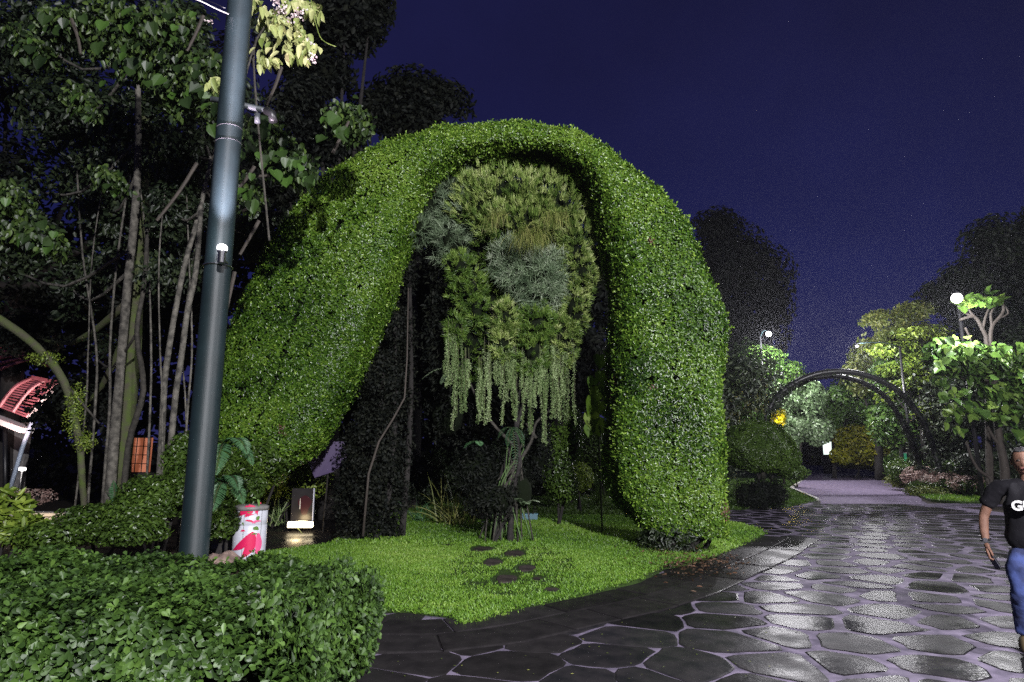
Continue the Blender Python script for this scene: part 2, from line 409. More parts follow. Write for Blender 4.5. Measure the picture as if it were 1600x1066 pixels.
for (px, py, w, h) in STEPS:
    c = gnd(px, py, .06); a = gnd(px - w, py, .06); d2 = gnd(px, py - h, .06); rx = abs(c.x - a.x); ry = abs(d2.y - c.y)
    poly = [(c.x + math.cos(a2) * rx * random.uniform(.6, 1.1), c.y + math.sin(a2) * ry * random.uniform(.6, 1.1)) for a2 in np.linspace(0, 2 * math.pi, 10)[:-1]]
    zt = float(lawn_z(c.x, c.y)) + .006
    stone_mesh('stepping_stone', chaikin(poly), .05, M['step_stone'], lawn_ob, zt); step_xy.append((c.x, c.y, rx, ry))

# path: pale mortar bed, then every stone of the crazy paving
PATH = [(-6, 1.5), (14, 1.5), (14, 21), gnd(1600, 789)[:2], gnd(1545, 786)[:2], gnd(1450, 787)[:2], gnd(1436, 780)[:2], (gnd(1265, 782)[0], gnd(1265, 782)[1] + .6), gnd(1150, 775)[:2], gnd(1000, 800)[:2], (1.0, 13), (-2, 10), (-6, 8)]
path = sheet('path', PATH, M['mortar'], z=0.0, depth=.03); tag(path, 'wet paved garden path with pale joints', None, kind='structure')
road_px = [(1282, 783), (1236, 763), (1262, 746), (1200, 727), (1180, 721), (1290, 718), (1330, 724), (1372, 731), (1404, 738), (1392, 752), (1415, 765), (1440, 780)]
road_pts = []
for px, py in road_px:
    p = gnd(px, py)
    if p.y > 35:   # intersect with the climbing ground
        d = ray(px, py); t = (CAMZ + 35 * .022) / (.022 * d.y - d.z); p = Vector((d.x * t, d.y * t, CAMZ + d.z * t))
    road_pts.append((p.x, p.y, hgt(p.y) + .012))
near = [(gnd(1440, 788)[0], gnd(1440, 788)[1], .012), (gnd(1282, 788)[0], gnd(1282, 788)[1], .012)]
bm = bmesh.new(); f = bm.faces.new([bm.verts.new(p) for p in near[::-1][:1] + road_pts + near[:1]]); bmesh.ops.triangulate(bm, faces=[f])
for y in (35, 45):
    bmesh.ops.bisect_plane(bm, geom=bm.verts[:] + bm.edges[:] + bm.faces[:], plane_co=(0, y, 0), plane_no=(0, 1, 0))
for v in bm.verts: v.co.z = hgt(v.co.y) + .012
bmesh.ops.recalc_face_normals(bm, faces=bm.faces)
tag(from_bm('road', bm, M['asphalt']), 'smooth lilac grey road curving away under the metal arch', None, kind='structure')

def rough_outline(poly):
    q = chaikin([p_ for k_, p_ in enumerate(poly) if math.dist(p_, poly[k_ - 1]) > .05]); out = []
    for i in range(len(q)):
        a = q[i]; b2 = q[(i + 1) % len(q)]; L_ = math.dist(a, b2); k_ = 1 + int(L_ / .22)
        for j in range(k_):
            u = j / k_; out.append((a[0] + (b2[0] - a[0]) * u + random.gauss(0, .009), a[1] + (b2[1] - a[1]) * u + random.gauss(0, .009)))
    return out
def voronoi_cells():
    sp = .68; pts = []
    for j in range(0, 36):
        for i in range(-5, 22):
            pts.append((-3 + i * sp + (j % 2) * sp * .5 + random.uniform(-.24, .24), 3.6 + j * sp * .88 + random.uniform(-.2, .2)))
    arr = np.array(pts); out = []
    for k, p in enumerate(pts):
        if not (-3.2 < p[0] < 13 and 3.4 < p[1] < 25.5): continue
        d = np.hypot(arr[:, 0] - p[0], arr[:, 1] - p[1]); nb = np.argsort(d)[1:18]
        g = float(np.interp(p[0] - (p[1] - 6) * .05, [1.4, 2.3, 3.3, 5], [.014, .04, .085, .125])) * random.uniform(.75, 1.35)
        poly = [(p[0] - 1.6, p[1] - 1.6), (p[0] + 1.6, p[1] - 1.6), (p[0] + 1.6, p[1] + 1.6), (p[0] - 1.6, p[1] + 1.6)]
        for q in nb:
            nx, ny = arr[q] - p; ln = math.hypot(nx, ny); nx /= ln; ny /= ln; lim = ln / 2 - g / 2
            new = []
            for i in range(len(poly)):
                a = poly[i]; b2 = poly[(i + 1) % len(poly)]
                da = (a[0] - p[0]) * nx + (a[1] - p[1]) * ny - lim; db = (b2[0] - p[0]) * nx + (b2[1] - p[1]) * ny - lim
                if da <= 0: new.append(a)
                if (da < 0) != (db < 0): tt = da / (da - db); new.append((a[0] + (b2[0] - a[0]) * tt, a[1] + (b2[1] - a[1]) * tt))
            poly = new
            if len(poly) < 3: break
        if len(poly) >= 3: out.append((p, poly, g))
    return out
ecurve = [gnd(*p) for p in [(380, 935), (500, 960), (600, 972), (700, 985), (722, 992), (830, 955), (910, 940), (1000, 918), (1060, 892), (1120, 876), (1195, 842)]]
ecurve = smooth_path([ecurve[0], ecurve[1], gnd(600, 975), gnd(715, 972), gnd(830, 950), gnd(920, 934), gnd(1010, 912), gnd(1075, 888), gnd(1140, 866), gnd(1200, 838)], 6)
def off_curve(c, d):
    out = []
    for i, p in enumerate(c):
        tg = (c[min(i + 1, len(c) - 1)] - c[max(i - 1, 0)]).normalized(); out.append(p + Vector((tg.y, -tg.x, 0)) * d)
    return out
bands = [off_curve(ecurve, d) for d in (-.12, .42, .95)]
band_poly = [(p.x, p.y) for p in bands[0]] + [(p.x, p.y) for p in bands[2][::-1]]
nst = 0
for k in (0, 1):
    i = 0
    while i < len(bands[0]) - 1:
        st = random.choice([5, 6, 8]); j = min(i + st, len(bands[0]) - 1)
        a = bands[k][i:j + 1]; b2 = bands[k + 1][i:j + 1]
        a = [a[0], a[len(a) // 2], a[-1]]; b2 = [b2[0], b2[len(b2) // 2], b2[-1]]
        poly = [(p.x, p.y) for p in b2] + [(p.x, p.y) for p in a[::-1]]
        cx = sum(p[0] for p in poly) / 6; cy = sum(p[1] for p in poly) / 6; s_ = .982
        poly = [(cx + (p[0] - cx) * s_, cy + (p[1] - cy) * (s_ - .02)) for p in poly]
        stone_mesh('paving_slab', poly, .03, M['wet_slab'], path, .017 + random.uniform(0, .003)); i = j
cells = voronoi_cells(); pathp = [(p[0], p[1]) for p in PATH]
cc = np.array([c[0] for c in cells])
ok = inpoly(cc, pathp) & ~inpoly(cc, lawn_poly)
# only cells that clear the band
sel = [c for c, o_ in zip(cells, ok) if o_]
sel.sort(key=lambda c: math.hypot(*c[0]))
# in the picture's reach
sel = [c for c in sel if abs(c[0][0]) < c[0][1] * .86 + 1.0]
near_cells, far_cells = sel[:300], sel[300:]
def clipband(poly):
    P = np.array(poly); return poly
for (p, poly, g) in near_cells:
    q = rough_outline(poly)
    if g > .09: q = [(p[0] + (a[0] - p[0]) * random.uniform(.95, 1.0), p[1] + (a[1] - p[1]) * random.uniform(.95, 1.0)) for a in q]
    m_st = M['wet_slab'] if p[0] < .5 else M['wet_stone']
    o = stone_mesh('paving_stone', q, .03, m_st, path, .004 + random.uniform(0, .003)); o.rotation_euler = (R(random.uniform(-.2, .2)), R(random.uniform(-.2, .2)), 0)
bm = bmesh.new()
for (p, poly, g) in far_cells:
    q = chaikin(poly); vs = [bm.verts.new((a[0], a[1], .009)) for a in q]; f = bm.faces.new(vs)
    r = bmesh.ops.extrude_face_region(bm, geom=[f])
    for v in r['geom']:
        if isinstance(v, bmesh.types.BMVert): v.co.z -= .02
if far_cells: tag(from_bm('far_paving', bm, M['wet_stone'], path), None, None, kind='stuff')
else: bm.free()
print('stones', len(near_cells), len(far_cells))

# kerb beside the second lawn patch, and grass verge on the right
kp = [gnd(1277, 783), gnd(1236, 765), gnd(1262, 747)]
bm = bmesh.new()
for a, b2 in ((kp[0], kp[1]), (kp[1], kp[2])):
    d = b2 - a; L_ = d.length; box(bm, (a + b2) / 2 + Vector((0, 0, .05)), (L_, .14, .12), Matrix.Rotation(math.atan2(d.y, d.x), 3, 'Z'), .01)
tag(from_bm('kerb', bm, mat('kerbstone', (.5, .48, .46), .6, noise=.3)), 'pale kerb edging the lawn where the road starts', 'kerb', kind='structure')
verge = [gnd(*p) for p in [(1440, 777), (1455, 783), (1500, 787), (1560, 787), (1640, 789), (1640, 776), (1500, 771)]]
vo = sheet('grass_verge', verge, M['lawn_base'], z=.05, depth=.07); tag(vo, 'strip of bright grass beyond the paving', None, kind='structure')

def scatter(poly, dens, zf, ylim=None):
    P = np.array([(p[0], p[1]) for p in poly]); lo = P.min(0); hi = P.max(0)
    if ylim: lo[1] = max(lo[1], ylim[0]); hi[1] = min(hi[1], ylim[1])
    n = int((hi - lo).prod() * dens); Q = lo + rng.random((n, 2)) * (hi - lo); Q = Q[inpoly(Q + rng.normal(0, .035, Q.shape) + .05 * np.column_stack([waves(np.column_stack([Q, Q[:, 0]]), 5, 1), waves(np.column_stack([Q, Q[:, 0]]), 5, 2)]), poly)]
    vis = np.abs(Q[:, 0]) < Q[:, 1] * .86 + .6; Q = Q[vis]
    return np.column_stack([Q, zf(Q[:, 0], Q[:, 1])])
def grass(name, poly, dens, L, w, zf, m, label, ylim=None, steps=False, edge_thin=False):
    P = scatter(poly, dens, zf, ylim)
    if steps:
        bare = np.zeros(len(P))
        for (x, y, rx, ry) in step_xy:
            d = np.hypot((P[:, 0] - x) / (rx * 1.0), (P[:, 1] - y) / (ry * 1.0)) + .25 * waves(P, 7, 3); bare = np.maximum(bare, d < 1)
        P = P[bare == 0]
        # worn soil between the stones
        w0 = np.hypot((P[:, 0] - gnd(800, 875).x) / .9, (P[:, 1] - 9.6) / 2.0); thin = (w0 < 1) & (rng.random(len(P)) < .55 + .5 * waves(P, 5, 7)); P = P[~thin]
    n = len(P); A = np.column_stack([rng.normal(0, .55, n), rng.normal(0, .55, n), .35 + rng.random(n) * .7]); N = rng.normal(0, 1, (n, 3)) + np.array([0, 0, .6])
    lum = np.clip(.45 + .3 * waves(P, 1.1, 9) + .14 * waves(P, 5, 2) + rng.normal(0, .18, n), 0, 1)
    ll = L * (0.6 + .8 * rng.random(n))
    return tag(leaves(name, P, A, N, ll, w, 'dia', m, None, lum), label, 'grass', kind='stuff')
zl = lambda x, y: lawn_z(x, y) + np.maximum(0, (y - 35) * .022)
grass('grass', lawn_poly, 4200, .038, .011, zl, M['grass'], 'short bright green grass of the lawn in front of the arch', (6, 11.5), steps=True)
grass('grass', lawn_poly, 1300, .055, .018, zl, M['grass'], 'grass of the lawn under and just behind the arch', (11.5, 17))
grass('grass', lawn_poly, 240, .10, .04, zl, M['grass_far'], 'far grass of the lawn beside the road', (17, 40))
grass('grass', [(p.x, p.y) for p in verge], 300, .09, .035, lambda x, y: x * 0 + .05, M['grass'], 'bright grass of the verge beyond the paving')

# spilled leaves and litter
P = []
for i in range(1500):
    px, py = random.choice([(1055, 880), (1020, 845), (1090, 885), (1040, 868)]); g_ = gnd(px + random.gauss(0, 34), py + random.gauss(0, 12)); P.append((g_.x, g_.y, float(lawn_z(g_.x, g_.y)) + .012))
P = np.array(P); n = len(P)
tag(leaves('fallen_leaves', P, np.column_stack([rng.normal(0, 1, n), rng.normal(0, 1, n), rng.normal(.1, .2, n)]), np.column_stack([rng.normal(0, .4, n), rng.normal(0, .4, n), np.ones(n)]), .055 * (.5 + rng.random(n)), .03, 'oval', M['litter']), 'brown dead leaves around the foot of the right arch leg', 'leaf litter', kind='stuff')
P = []
for i in range(130):
    g_ = gnd(random.uniform(600, 1250), random.uniform(900, 1066)); P.append((g_.x, g_.y, .014))
P = np.array(P); n = len(P)
tag(leaves('fallen_leaves', P, np.column_stack([rng.normal(0, 1, n), rng.normal(0, 1, n), 0 * P[:, 0]]), np.column_stack([rng.normal(0, .2, n), rng.normal(0, .2, n), np.ones(n)]), .022 * (.5 + rng.random(n)), .012, 'dia', M['autumn']), 'tiny leaf scraps scattered over the wet dark paving', 'leaf litter', kind='stuff')

# ------------------------------------------------------------ the great topiary arch
OUT = [(296, 765), (306, 705), (322, 640), (340, 575), (362, 495), (396, 415), (444, 340), (500, 282), (568, 235), (640, 207), (720, 195), (800, 194), (880, 206), (950, 234), (1008, 275), (1056, 330), (1096, 395), (1124, 465), (1138, 545), (1138, 640), (1140, 740), (1143, 800), (1134, 838)]
INN = [(395, 765), (480, 705), (520, 640), (552, 585), (578, 528), (598, 475), (616, 420), (634, 372), (650, 325), (672, 282), (718, 250), (790, 241), (850, 243), (896, 262), (924, 300), (942, 350), (954, 420), (958, 500), (956, 590), (950, 680), (956, 750), (972, 790), (1008, 830)]
K = len(OUT)
def archY(px): return float(np.interp(px, [300, 700, 1140], [12.2, 11.6, 10.7]))
AO = np.array([at(x, y, archY(x)) for x, y in OUT]); AI = np.array([at(x, y, archY(x)) for x, y in INN])
def rs(A_, n=240):
    out = smooth_path([Vector(a) for a in A_], 12); out = np.array([list(v) for v in out]); return out
AO = rs(AO); AI = rs(AI); NT = len(AO)
ctr = (AO + AI) / 2; half = np.linalg.norm(AO - AI, axis=1) / 2; inw = unit(AI - AO)
dep = np.interp(np.linspace(0, 1, NT), [0, .3, .5, .8, 1], [.9, 1.05, .95, 1.1, .8])
back = np.array([0, 1.0, 0])
def arch_surf(t, ph, s=1.0):
    """t 0..1 along, ph angle round the section (0 = inner side, pi/2 = front)"""
    x = t * (NT - 1); i = np.clip(x.astype(int), 0, NT - 2); f = (x - i)[:, None]
    c = ctr[i] * (1 - f) + ctr[i + 1] * f; w = unit(inw[i] * (1 - f) + inw[i + 1] * f); a = half[i] * (1 - f[:, 0]) + half[i + 1] * f[:, 0]; d = dep[i] * (1 - f[:, 0]) + dep[i + 1] * f[:, 0]
    co, si = np.cos(ph), np.sin(ph)
    co2 = np.sign(co) * np.abs(co) ** .5; si2 = np.sign(si) * np.abs(si) ** .5
    p = c + w * (co2 * a * s)[:, None] - back * (si2 * d * s)[:, None] + back * (d * .55)[:, None]
    return p
def arch_sample(n, seed=0):
    seg = np.linalg.norm(np.diff(ctr, axis=0), axis=1) * (half[:-1] + dep[:-1]); cdf = np.concatenate([[0], np.cumsum(seg)]) / seg.sum()
    t = np.interp(rng.random(n), cdf, np.linspace(0, 1, NT)); ph = np.where(rng.random(n) < .85, rng.uniform(-.35, math.pi + .35, n), rng.uniform(math.pi, 2 * math.pi, n))
    q_ = np.linspace(0, 2 * math.pi, 721); cx_ = np.sign(np.cos(q_)) * np.abs(np.cos(q_)) ** .5; cy_ = np.sign(np.sin(q_)) * np.abs(np.sin(q_)) ** .5
    al = np.concatenate([[0], np.cumsum(np.hypot(np.diff(cx_), np.diff(cy_)))]); al *= 2 * math.pi / al[-1]; ph = np.interp(np.mod(ph, 2 * math.pi), al, q_)
    p = arch_surf(t, ph); e1 = arch_surf(np.clip(t + .004, 0, 1), ph) - arch_surf(np.clip(t - .004, 0, 1), ph); e2 = arch_surf(t, ph + .05) - arch_surf(t, ph - .05)
    nn = unit(np.cross(e1, e2)); flip = np.einsum('ij,ij->i', nn, p - arch_surf(t, ph, .3)) < 0; nn[flip] *= -1
    return p, nn, t, ph
arch = empty('topiary_arch', (3.0, 11.2, 0), 'huge clipped leafy arch standing over the lawn beside the path', 'topiary arch')
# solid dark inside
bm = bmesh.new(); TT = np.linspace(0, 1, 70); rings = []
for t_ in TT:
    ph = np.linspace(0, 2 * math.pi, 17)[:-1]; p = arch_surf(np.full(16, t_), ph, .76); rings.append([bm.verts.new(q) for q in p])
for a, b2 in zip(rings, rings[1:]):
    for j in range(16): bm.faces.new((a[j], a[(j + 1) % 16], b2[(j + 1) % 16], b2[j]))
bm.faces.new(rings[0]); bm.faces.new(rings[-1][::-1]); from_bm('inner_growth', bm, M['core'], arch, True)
n = 300000
P, NN, t_, ph_ = arch_sample(n)
bumpy = waves(P, 1.3, 1) * .10 + waves(P, 4.2, 2) * .055
P = P + NN * (bumpy - .08 + rng.normal(0, .02, n))[:, None]
hole = waves(P, 5.0, 8) + .35 * waves(P, 11, 4); keep = (hole > -.50) | (rng.random(n) < .25)
# thin, scruffy lower fringe on the left leg
fringe = (t_ < .13); keep &= ~(fringe & (rng.random(n) < (.13 - t_) / .13 * .55))
P, NN, t_, ph_, hole = P[keep], NN[keep], t_[keep], ph_[keep], hole[keep]; n = len(P)
A = unit(np.cross(NN, rng.normal(0, 1, (n, 3)))) * .8 + NN * .16 + np.array([0, 0, -.35]); NL = NN + rng.normal(0, .55, (n, 3)) + np.array([0, 0, .3])
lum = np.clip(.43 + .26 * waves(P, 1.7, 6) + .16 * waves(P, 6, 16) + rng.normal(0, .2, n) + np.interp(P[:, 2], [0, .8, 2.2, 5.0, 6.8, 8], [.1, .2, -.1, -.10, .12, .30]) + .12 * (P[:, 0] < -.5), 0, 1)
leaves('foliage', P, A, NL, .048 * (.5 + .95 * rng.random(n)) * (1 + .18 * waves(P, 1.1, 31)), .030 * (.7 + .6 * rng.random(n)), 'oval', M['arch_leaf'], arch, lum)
# fresh pale shoots standing out, thick near the bottom right and along the crown
sh = rng.random(n) < np.interp(t_, [0, .3, .42, .55, .82, .9, 1], [.02, .03, .10, .06, .04, .22, .22])
Q = P[sh] + NN[sh] * .015; k = len(Q)
leaves('new_shoots', Q, NN[sh] + rng.normal(0, .5, (k, 3)) + np.array([0, 0, .5]), rng.normal(0, 1, (k, 3)), .046 * (.7 + .6 * rng.random(k)), .026, 'oval', M['arch_new_leaf'], arch)
qb = (waves(P, 2.1, 44) > .95) & (rng.random(n) < .5); Q = P[qb] + NN[qb] * .02; k = len(Q)
leaves('brown_leaves', Q, NN[qb] * .4 + rng.normal(0, .7, (k, 3)), NN[qb] + rng.normal(0, .5, (k, 3)), .05, .026, 'oval', M['litter'], arch)
si_ = rng.choice(n, 500); Q = np.repeat(P[si_], 7, axis=0); dn = np.repeat(unit(NN[si_] + rng.normal(0, .4, (500, 3)) + [0, 0, .5]), 7, axis=0); uu = np.tile(np.arange(7) / 7, 500)[:, None]; Q = Q + dn * uu * .11
leaves('stray_shoots', Q, dn * .5 + rng.normal(0, .7, Q.shape), rng.normal(0, 1, Q.shape), .055, .028, 'oval', M['arch_new_leaf'], arch)
# wiry stems at the feet
for (px0, py0, px1, py1, Y) in [(1055, 880, 1045, 790, 10.9), (1085, 885, 1090, 800, 10.8), (1110, 872, 1105, 800, 11.1), (1030, 862, 1020, 780, 11.3)]:
    g0 = gnd(px0, py0); tube('stem', smooth_path([Vector((g0.x, Y, 0)), at((px0 + px1) / 2 + 4, (py0 + py1) / 2, Y), at(px1, py1, Y)], 3), [.045, .03], M['bark_dark'], arch, 7)

# leaf column at the arch's left foot, its near-black colour standing in for shade
col = empty('shade_column', (at(590, 840, 12.4).x, 12.4, 0), 'leafy column coloured near black as the shade inside the left foot of the arch', 'creeper')
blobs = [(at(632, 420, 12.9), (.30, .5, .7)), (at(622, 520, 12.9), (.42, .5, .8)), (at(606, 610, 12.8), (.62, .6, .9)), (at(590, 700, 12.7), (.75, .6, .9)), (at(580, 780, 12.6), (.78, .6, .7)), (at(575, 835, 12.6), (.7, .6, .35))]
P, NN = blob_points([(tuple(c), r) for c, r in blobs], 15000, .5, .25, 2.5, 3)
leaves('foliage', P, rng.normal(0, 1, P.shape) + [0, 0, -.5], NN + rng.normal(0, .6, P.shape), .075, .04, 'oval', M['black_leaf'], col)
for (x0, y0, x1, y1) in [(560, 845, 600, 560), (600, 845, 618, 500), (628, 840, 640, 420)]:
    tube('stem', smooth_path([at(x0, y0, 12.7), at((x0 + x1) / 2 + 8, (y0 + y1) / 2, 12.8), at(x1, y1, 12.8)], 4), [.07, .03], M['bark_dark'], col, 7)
# bare leaning pole
bp_ = empty('leaning_branch', at(567, 838, 11.9), 'thin bare kinked branch leaning up inside the arch', 'branch')
tube('stick', [at(567, 838, 11.9), at(576, 740, 11.9), at(592, 690, 11.9), at(614, 655, 11.9), at(632, 622, 11.9), at(636, 560, 12.0), at(638, 450, 12.1)], [.024, .019, .012], M['twig'], bp_, 7)

# ------------------------------------------------------------ epiphyte tree hanging in the arch
YC = 12.0
def px_blob(cx, cy, rx, ry, Y=YC, d=None):
    c = at(cx, cy, Y); s = mpp(Y * 1.04); return (tuple(c), (rx * s, (d if d else min(rx, ry) * s * 1.1), ry * s))
et = empty('gnarled_tree', (at(800, 812, YC).x, YC, 0), 'gnarled dark tree under the arch overgrown with hanging plants', 'tree')
tb = gnd(797, 815)
tube('trunk', smooth_path([(tb.x, 11.9, 0), at(802, 770, YC), at(812, 720, YC), at(806, 660, YC + .1), at(815, 560, YC + .2), at(825, 450, YC + .4), at(812, 340, YC + .5)], 4), [.06, .04, .035, .05, .08], M['bark_dark'], et, 9, jitter=.1)
tube('trunk', smooth_path([(tb.x - .25, 12.3, 0), at(780, 760, YC + .3), at(800, 690, YC + .3), at(840, 560, YC + .4)], 4), [.06, .04, .04], M['bark_dark'], et, 9, jitter=.1)
for pts in ([(815, 560), (775, 500), (735, 430), (715, 400)], [(825, 500), (870, 470), (905, 420), (910, 370)], [(812, 720), (830, 690), (838, 660), (862, 640)], [(838, 685), (822, 662)], [(806, 700), (760, 650), (735, 600)]):
    tube('branch', smooth_path([at(x, y, YC + .1) for x, y in pts], 3), [.035, .02], M['bark'], et, 6)
P = []
for i in range(26):
    x0 = random.uniform(745, 840); tube('root', smooth_path([(at(x0, 815, YC).x, YC + random.uniform(-.25, .3), .03), at((x0 + 805) / 2 + random.uniform(-14, 14), 770, YC), at(805 + random.uniform(-12, 14), random.uniform(690, 740), YC)], 3), [.016, .008], M['bark'] if i % 3 else M['strand'], et, 5)
P, NN = blob_points([px_blob(812, 450, 105, 130, YC + .6, .55), px_blob(710, 380, 60, 70, YC + .8, .4), px_blob(800, 350, 95, 80, YC + .55, .5), px_blob(700, 520, 40, 120, YC + .8, .4)], 14000, .3)
leaves('dead_leaves', P, rng.normal(0, 1, P.shape) + [0, 0, -1], NN + rng.normal(0, .7, P.shape), .13, .05, 'oval', M['black_leaf'], et)
# dark stump
stp = gnd(760, 817)
st_o = lathe('mossy_stump', [(.50, 0), (.46, .15), (.38, .35), (.33, .5), (.2, .58), (.02, .6)], (stp.x + .02, stp.y + .35, .03), M['bark_dark'], None, 14)
tag(st_o, 'low dark stump at the foot of the hanging plants', 'stump')
for v in st_o.data.vertices: v.co.x += .06 * math.sin(v.co.z * 9 + v.co.y * 5); v.co.y += .05 * math.sin(v.co.x * 11)

def needles(name, label, blobs, n, L, w, m, cat='plant', group=None, up=(0, 0, .5), spread=.5, shell=.6, gaps=0):
    P, NN = blob_points(blobs, n, shell, gaps)
    # tufts: pull to clump centres so that needles radiate in whorls
    c = Vector(blobs[0][0])
    root = empty(name, c, label, cat, group)
    k = max(1, len(P) // 26); cen = P[rng.choice(len(P), k)]; cn = None
    ci = rng.integers(0, k, len(P)); 
    P2 = cen[ci] + rng.normal(0, .018, P.shape)
    cN = NN[rng.choice(len(P), k)]
    # normals of centres recomputed from nearest blob
    best = np.full(k, 1e9); cN = np.zeros((k, 3))
    for (bc, br) in blobs:
        q = (cen - np.array(bc)) / np.array(br); d = np.linalg.norm(q, axis=1); u = unit(q / np.array(br)); mm = d < best; cN[mm] = u[mm]; best[mm] = d[mm]
    A = cN[ci] + rng.normal(0, spread, P.shape) + np.array(up)
    lum = np.clip(rng.random(k)[ci] * .6 + rng.random(len(P)) * .35 + .1 * cN[ci][:, 2], 0, 1)
    leaves('needles', P2, A, rng.normal(0, 1, P.shape), L * (.6 + .7 * rng.random(len(P))), w, 'blade', m, root, lum)
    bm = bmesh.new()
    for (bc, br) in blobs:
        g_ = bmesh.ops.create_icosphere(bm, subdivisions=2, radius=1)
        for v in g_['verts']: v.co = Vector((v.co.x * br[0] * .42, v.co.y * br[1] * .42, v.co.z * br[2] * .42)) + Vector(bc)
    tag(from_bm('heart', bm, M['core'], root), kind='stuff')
    return root
needles('needle_shrub', 'big pale golden dome of needle leaved shrub at the top of the hanging plants', [px_blob(800, 300, 97, 47, YC, .55), px_blob(860, 320, 71, 58, YC, .5), px_blob(755, 320, 55, 43, YC + .1, .45), px_blob(815, 345, 91, 45, YC, .5), px_blob(900, 365, 34, 43, YC, .35)], 33000, .13, .012, M['needle'], up=(0, -.15, .8), spread=.35)
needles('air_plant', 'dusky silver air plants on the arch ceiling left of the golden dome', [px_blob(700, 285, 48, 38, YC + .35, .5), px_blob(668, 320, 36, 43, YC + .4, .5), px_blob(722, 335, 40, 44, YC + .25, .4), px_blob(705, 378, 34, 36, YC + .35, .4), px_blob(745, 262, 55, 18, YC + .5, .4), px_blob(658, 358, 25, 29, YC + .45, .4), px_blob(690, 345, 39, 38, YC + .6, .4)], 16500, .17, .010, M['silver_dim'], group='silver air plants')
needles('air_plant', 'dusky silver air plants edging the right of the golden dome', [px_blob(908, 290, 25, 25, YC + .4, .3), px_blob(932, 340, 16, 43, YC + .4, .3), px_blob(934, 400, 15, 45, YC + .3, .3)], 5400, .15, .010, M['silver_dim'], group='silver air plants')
needles('air_plant', 'bright silver green spiky air plant cluster in the middle of the hanging plants', [px_blob(828, 432, 55, 40, YC - .25, .4), px_blob(798, 410, 36, 38, YC - .2, .35), px_blob(858, 425, 32, 38, YC - .2, .3), px_blob(845, 462, 39, 20, YC - .2, .3)], 10500, .19, .011, M['silver'], spread=.9, group='silver air plants', up=(0, -.5, 0))
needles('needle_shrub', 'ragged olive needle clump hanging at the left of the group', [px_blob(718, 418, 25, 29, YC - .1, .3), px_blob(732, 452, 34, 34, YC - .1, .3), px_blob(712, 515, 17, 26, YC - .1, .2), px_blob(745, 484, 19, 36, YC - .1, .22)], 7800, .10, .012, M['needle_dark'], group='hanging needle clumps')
needles('needle_shrub', 'tall bright needle column down the right side of the group', [px_blob(900, 405, 25, 56, YC - .1, .3), px_blob(912, 432, 23, 38, YC - .1, .3), px_blob(898, 485, 25, 45, YC - .1, .28), px_blob(880, 530, 25, 47, YC - .1, .28)], 12000, .10, .012, M['needle'], group='hanging needle clumps')
needles('needle_shrub', 'narrow bright needle clump hanging lowest left of centre', [px_blob(790, 500, 23, 34, YC - .2, .25), px_blob(786, 535, 19, 36, YC - .2, .22)], 5400, .10, .012, M['needle'], group='hanging needle clumps')
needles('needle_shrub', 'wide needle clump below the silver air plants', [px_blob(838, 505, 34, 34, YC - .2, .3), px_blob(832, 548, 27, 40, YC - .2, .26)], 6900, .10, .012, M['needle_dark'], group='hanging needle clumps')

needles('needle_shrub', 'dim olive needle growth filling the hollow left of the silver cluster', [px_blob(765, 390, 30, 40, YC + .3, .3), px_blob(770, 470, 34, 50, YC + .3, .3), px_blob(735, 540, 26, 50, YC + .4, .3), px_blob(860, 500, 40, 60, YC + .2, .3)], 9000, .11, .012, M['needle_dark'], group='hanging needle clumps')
def tuft(label, cx, cy, r, n, L, Y, down=1.3):
    c = at(cx, cy, Y); root = empty('weeping_tuft', c, label, 'grass tuft', 'weeping grass tufts')
    d = unit(rng.normal(0, 1, (n, 3)) * [1, .8, .5] + [0, -.7, .5]); s = mpp(Y)
    P = np.array(c) + rng.normal(0, 1, (n, 3)) * [r * s * .55, .05, r * s * .3]
    arcs('blades', P, d, L * (.6 + .6 * rng.random(n)), .009, down * 2.2, M['tuft'], root, 7)
tuft('round mop of drooping grass over the silver cluster', 828, 368, 24, 620, .36, YC - .95)
tuft('loose drooping grass tuft at upper left of the plants', 775, 336, 18, 130, .42, YC - .9, 1.6)
tuft('loose drooping grass tuft at upper right of the plants', 866, 338, 18, 140, .42, YC - .9, 1.6)

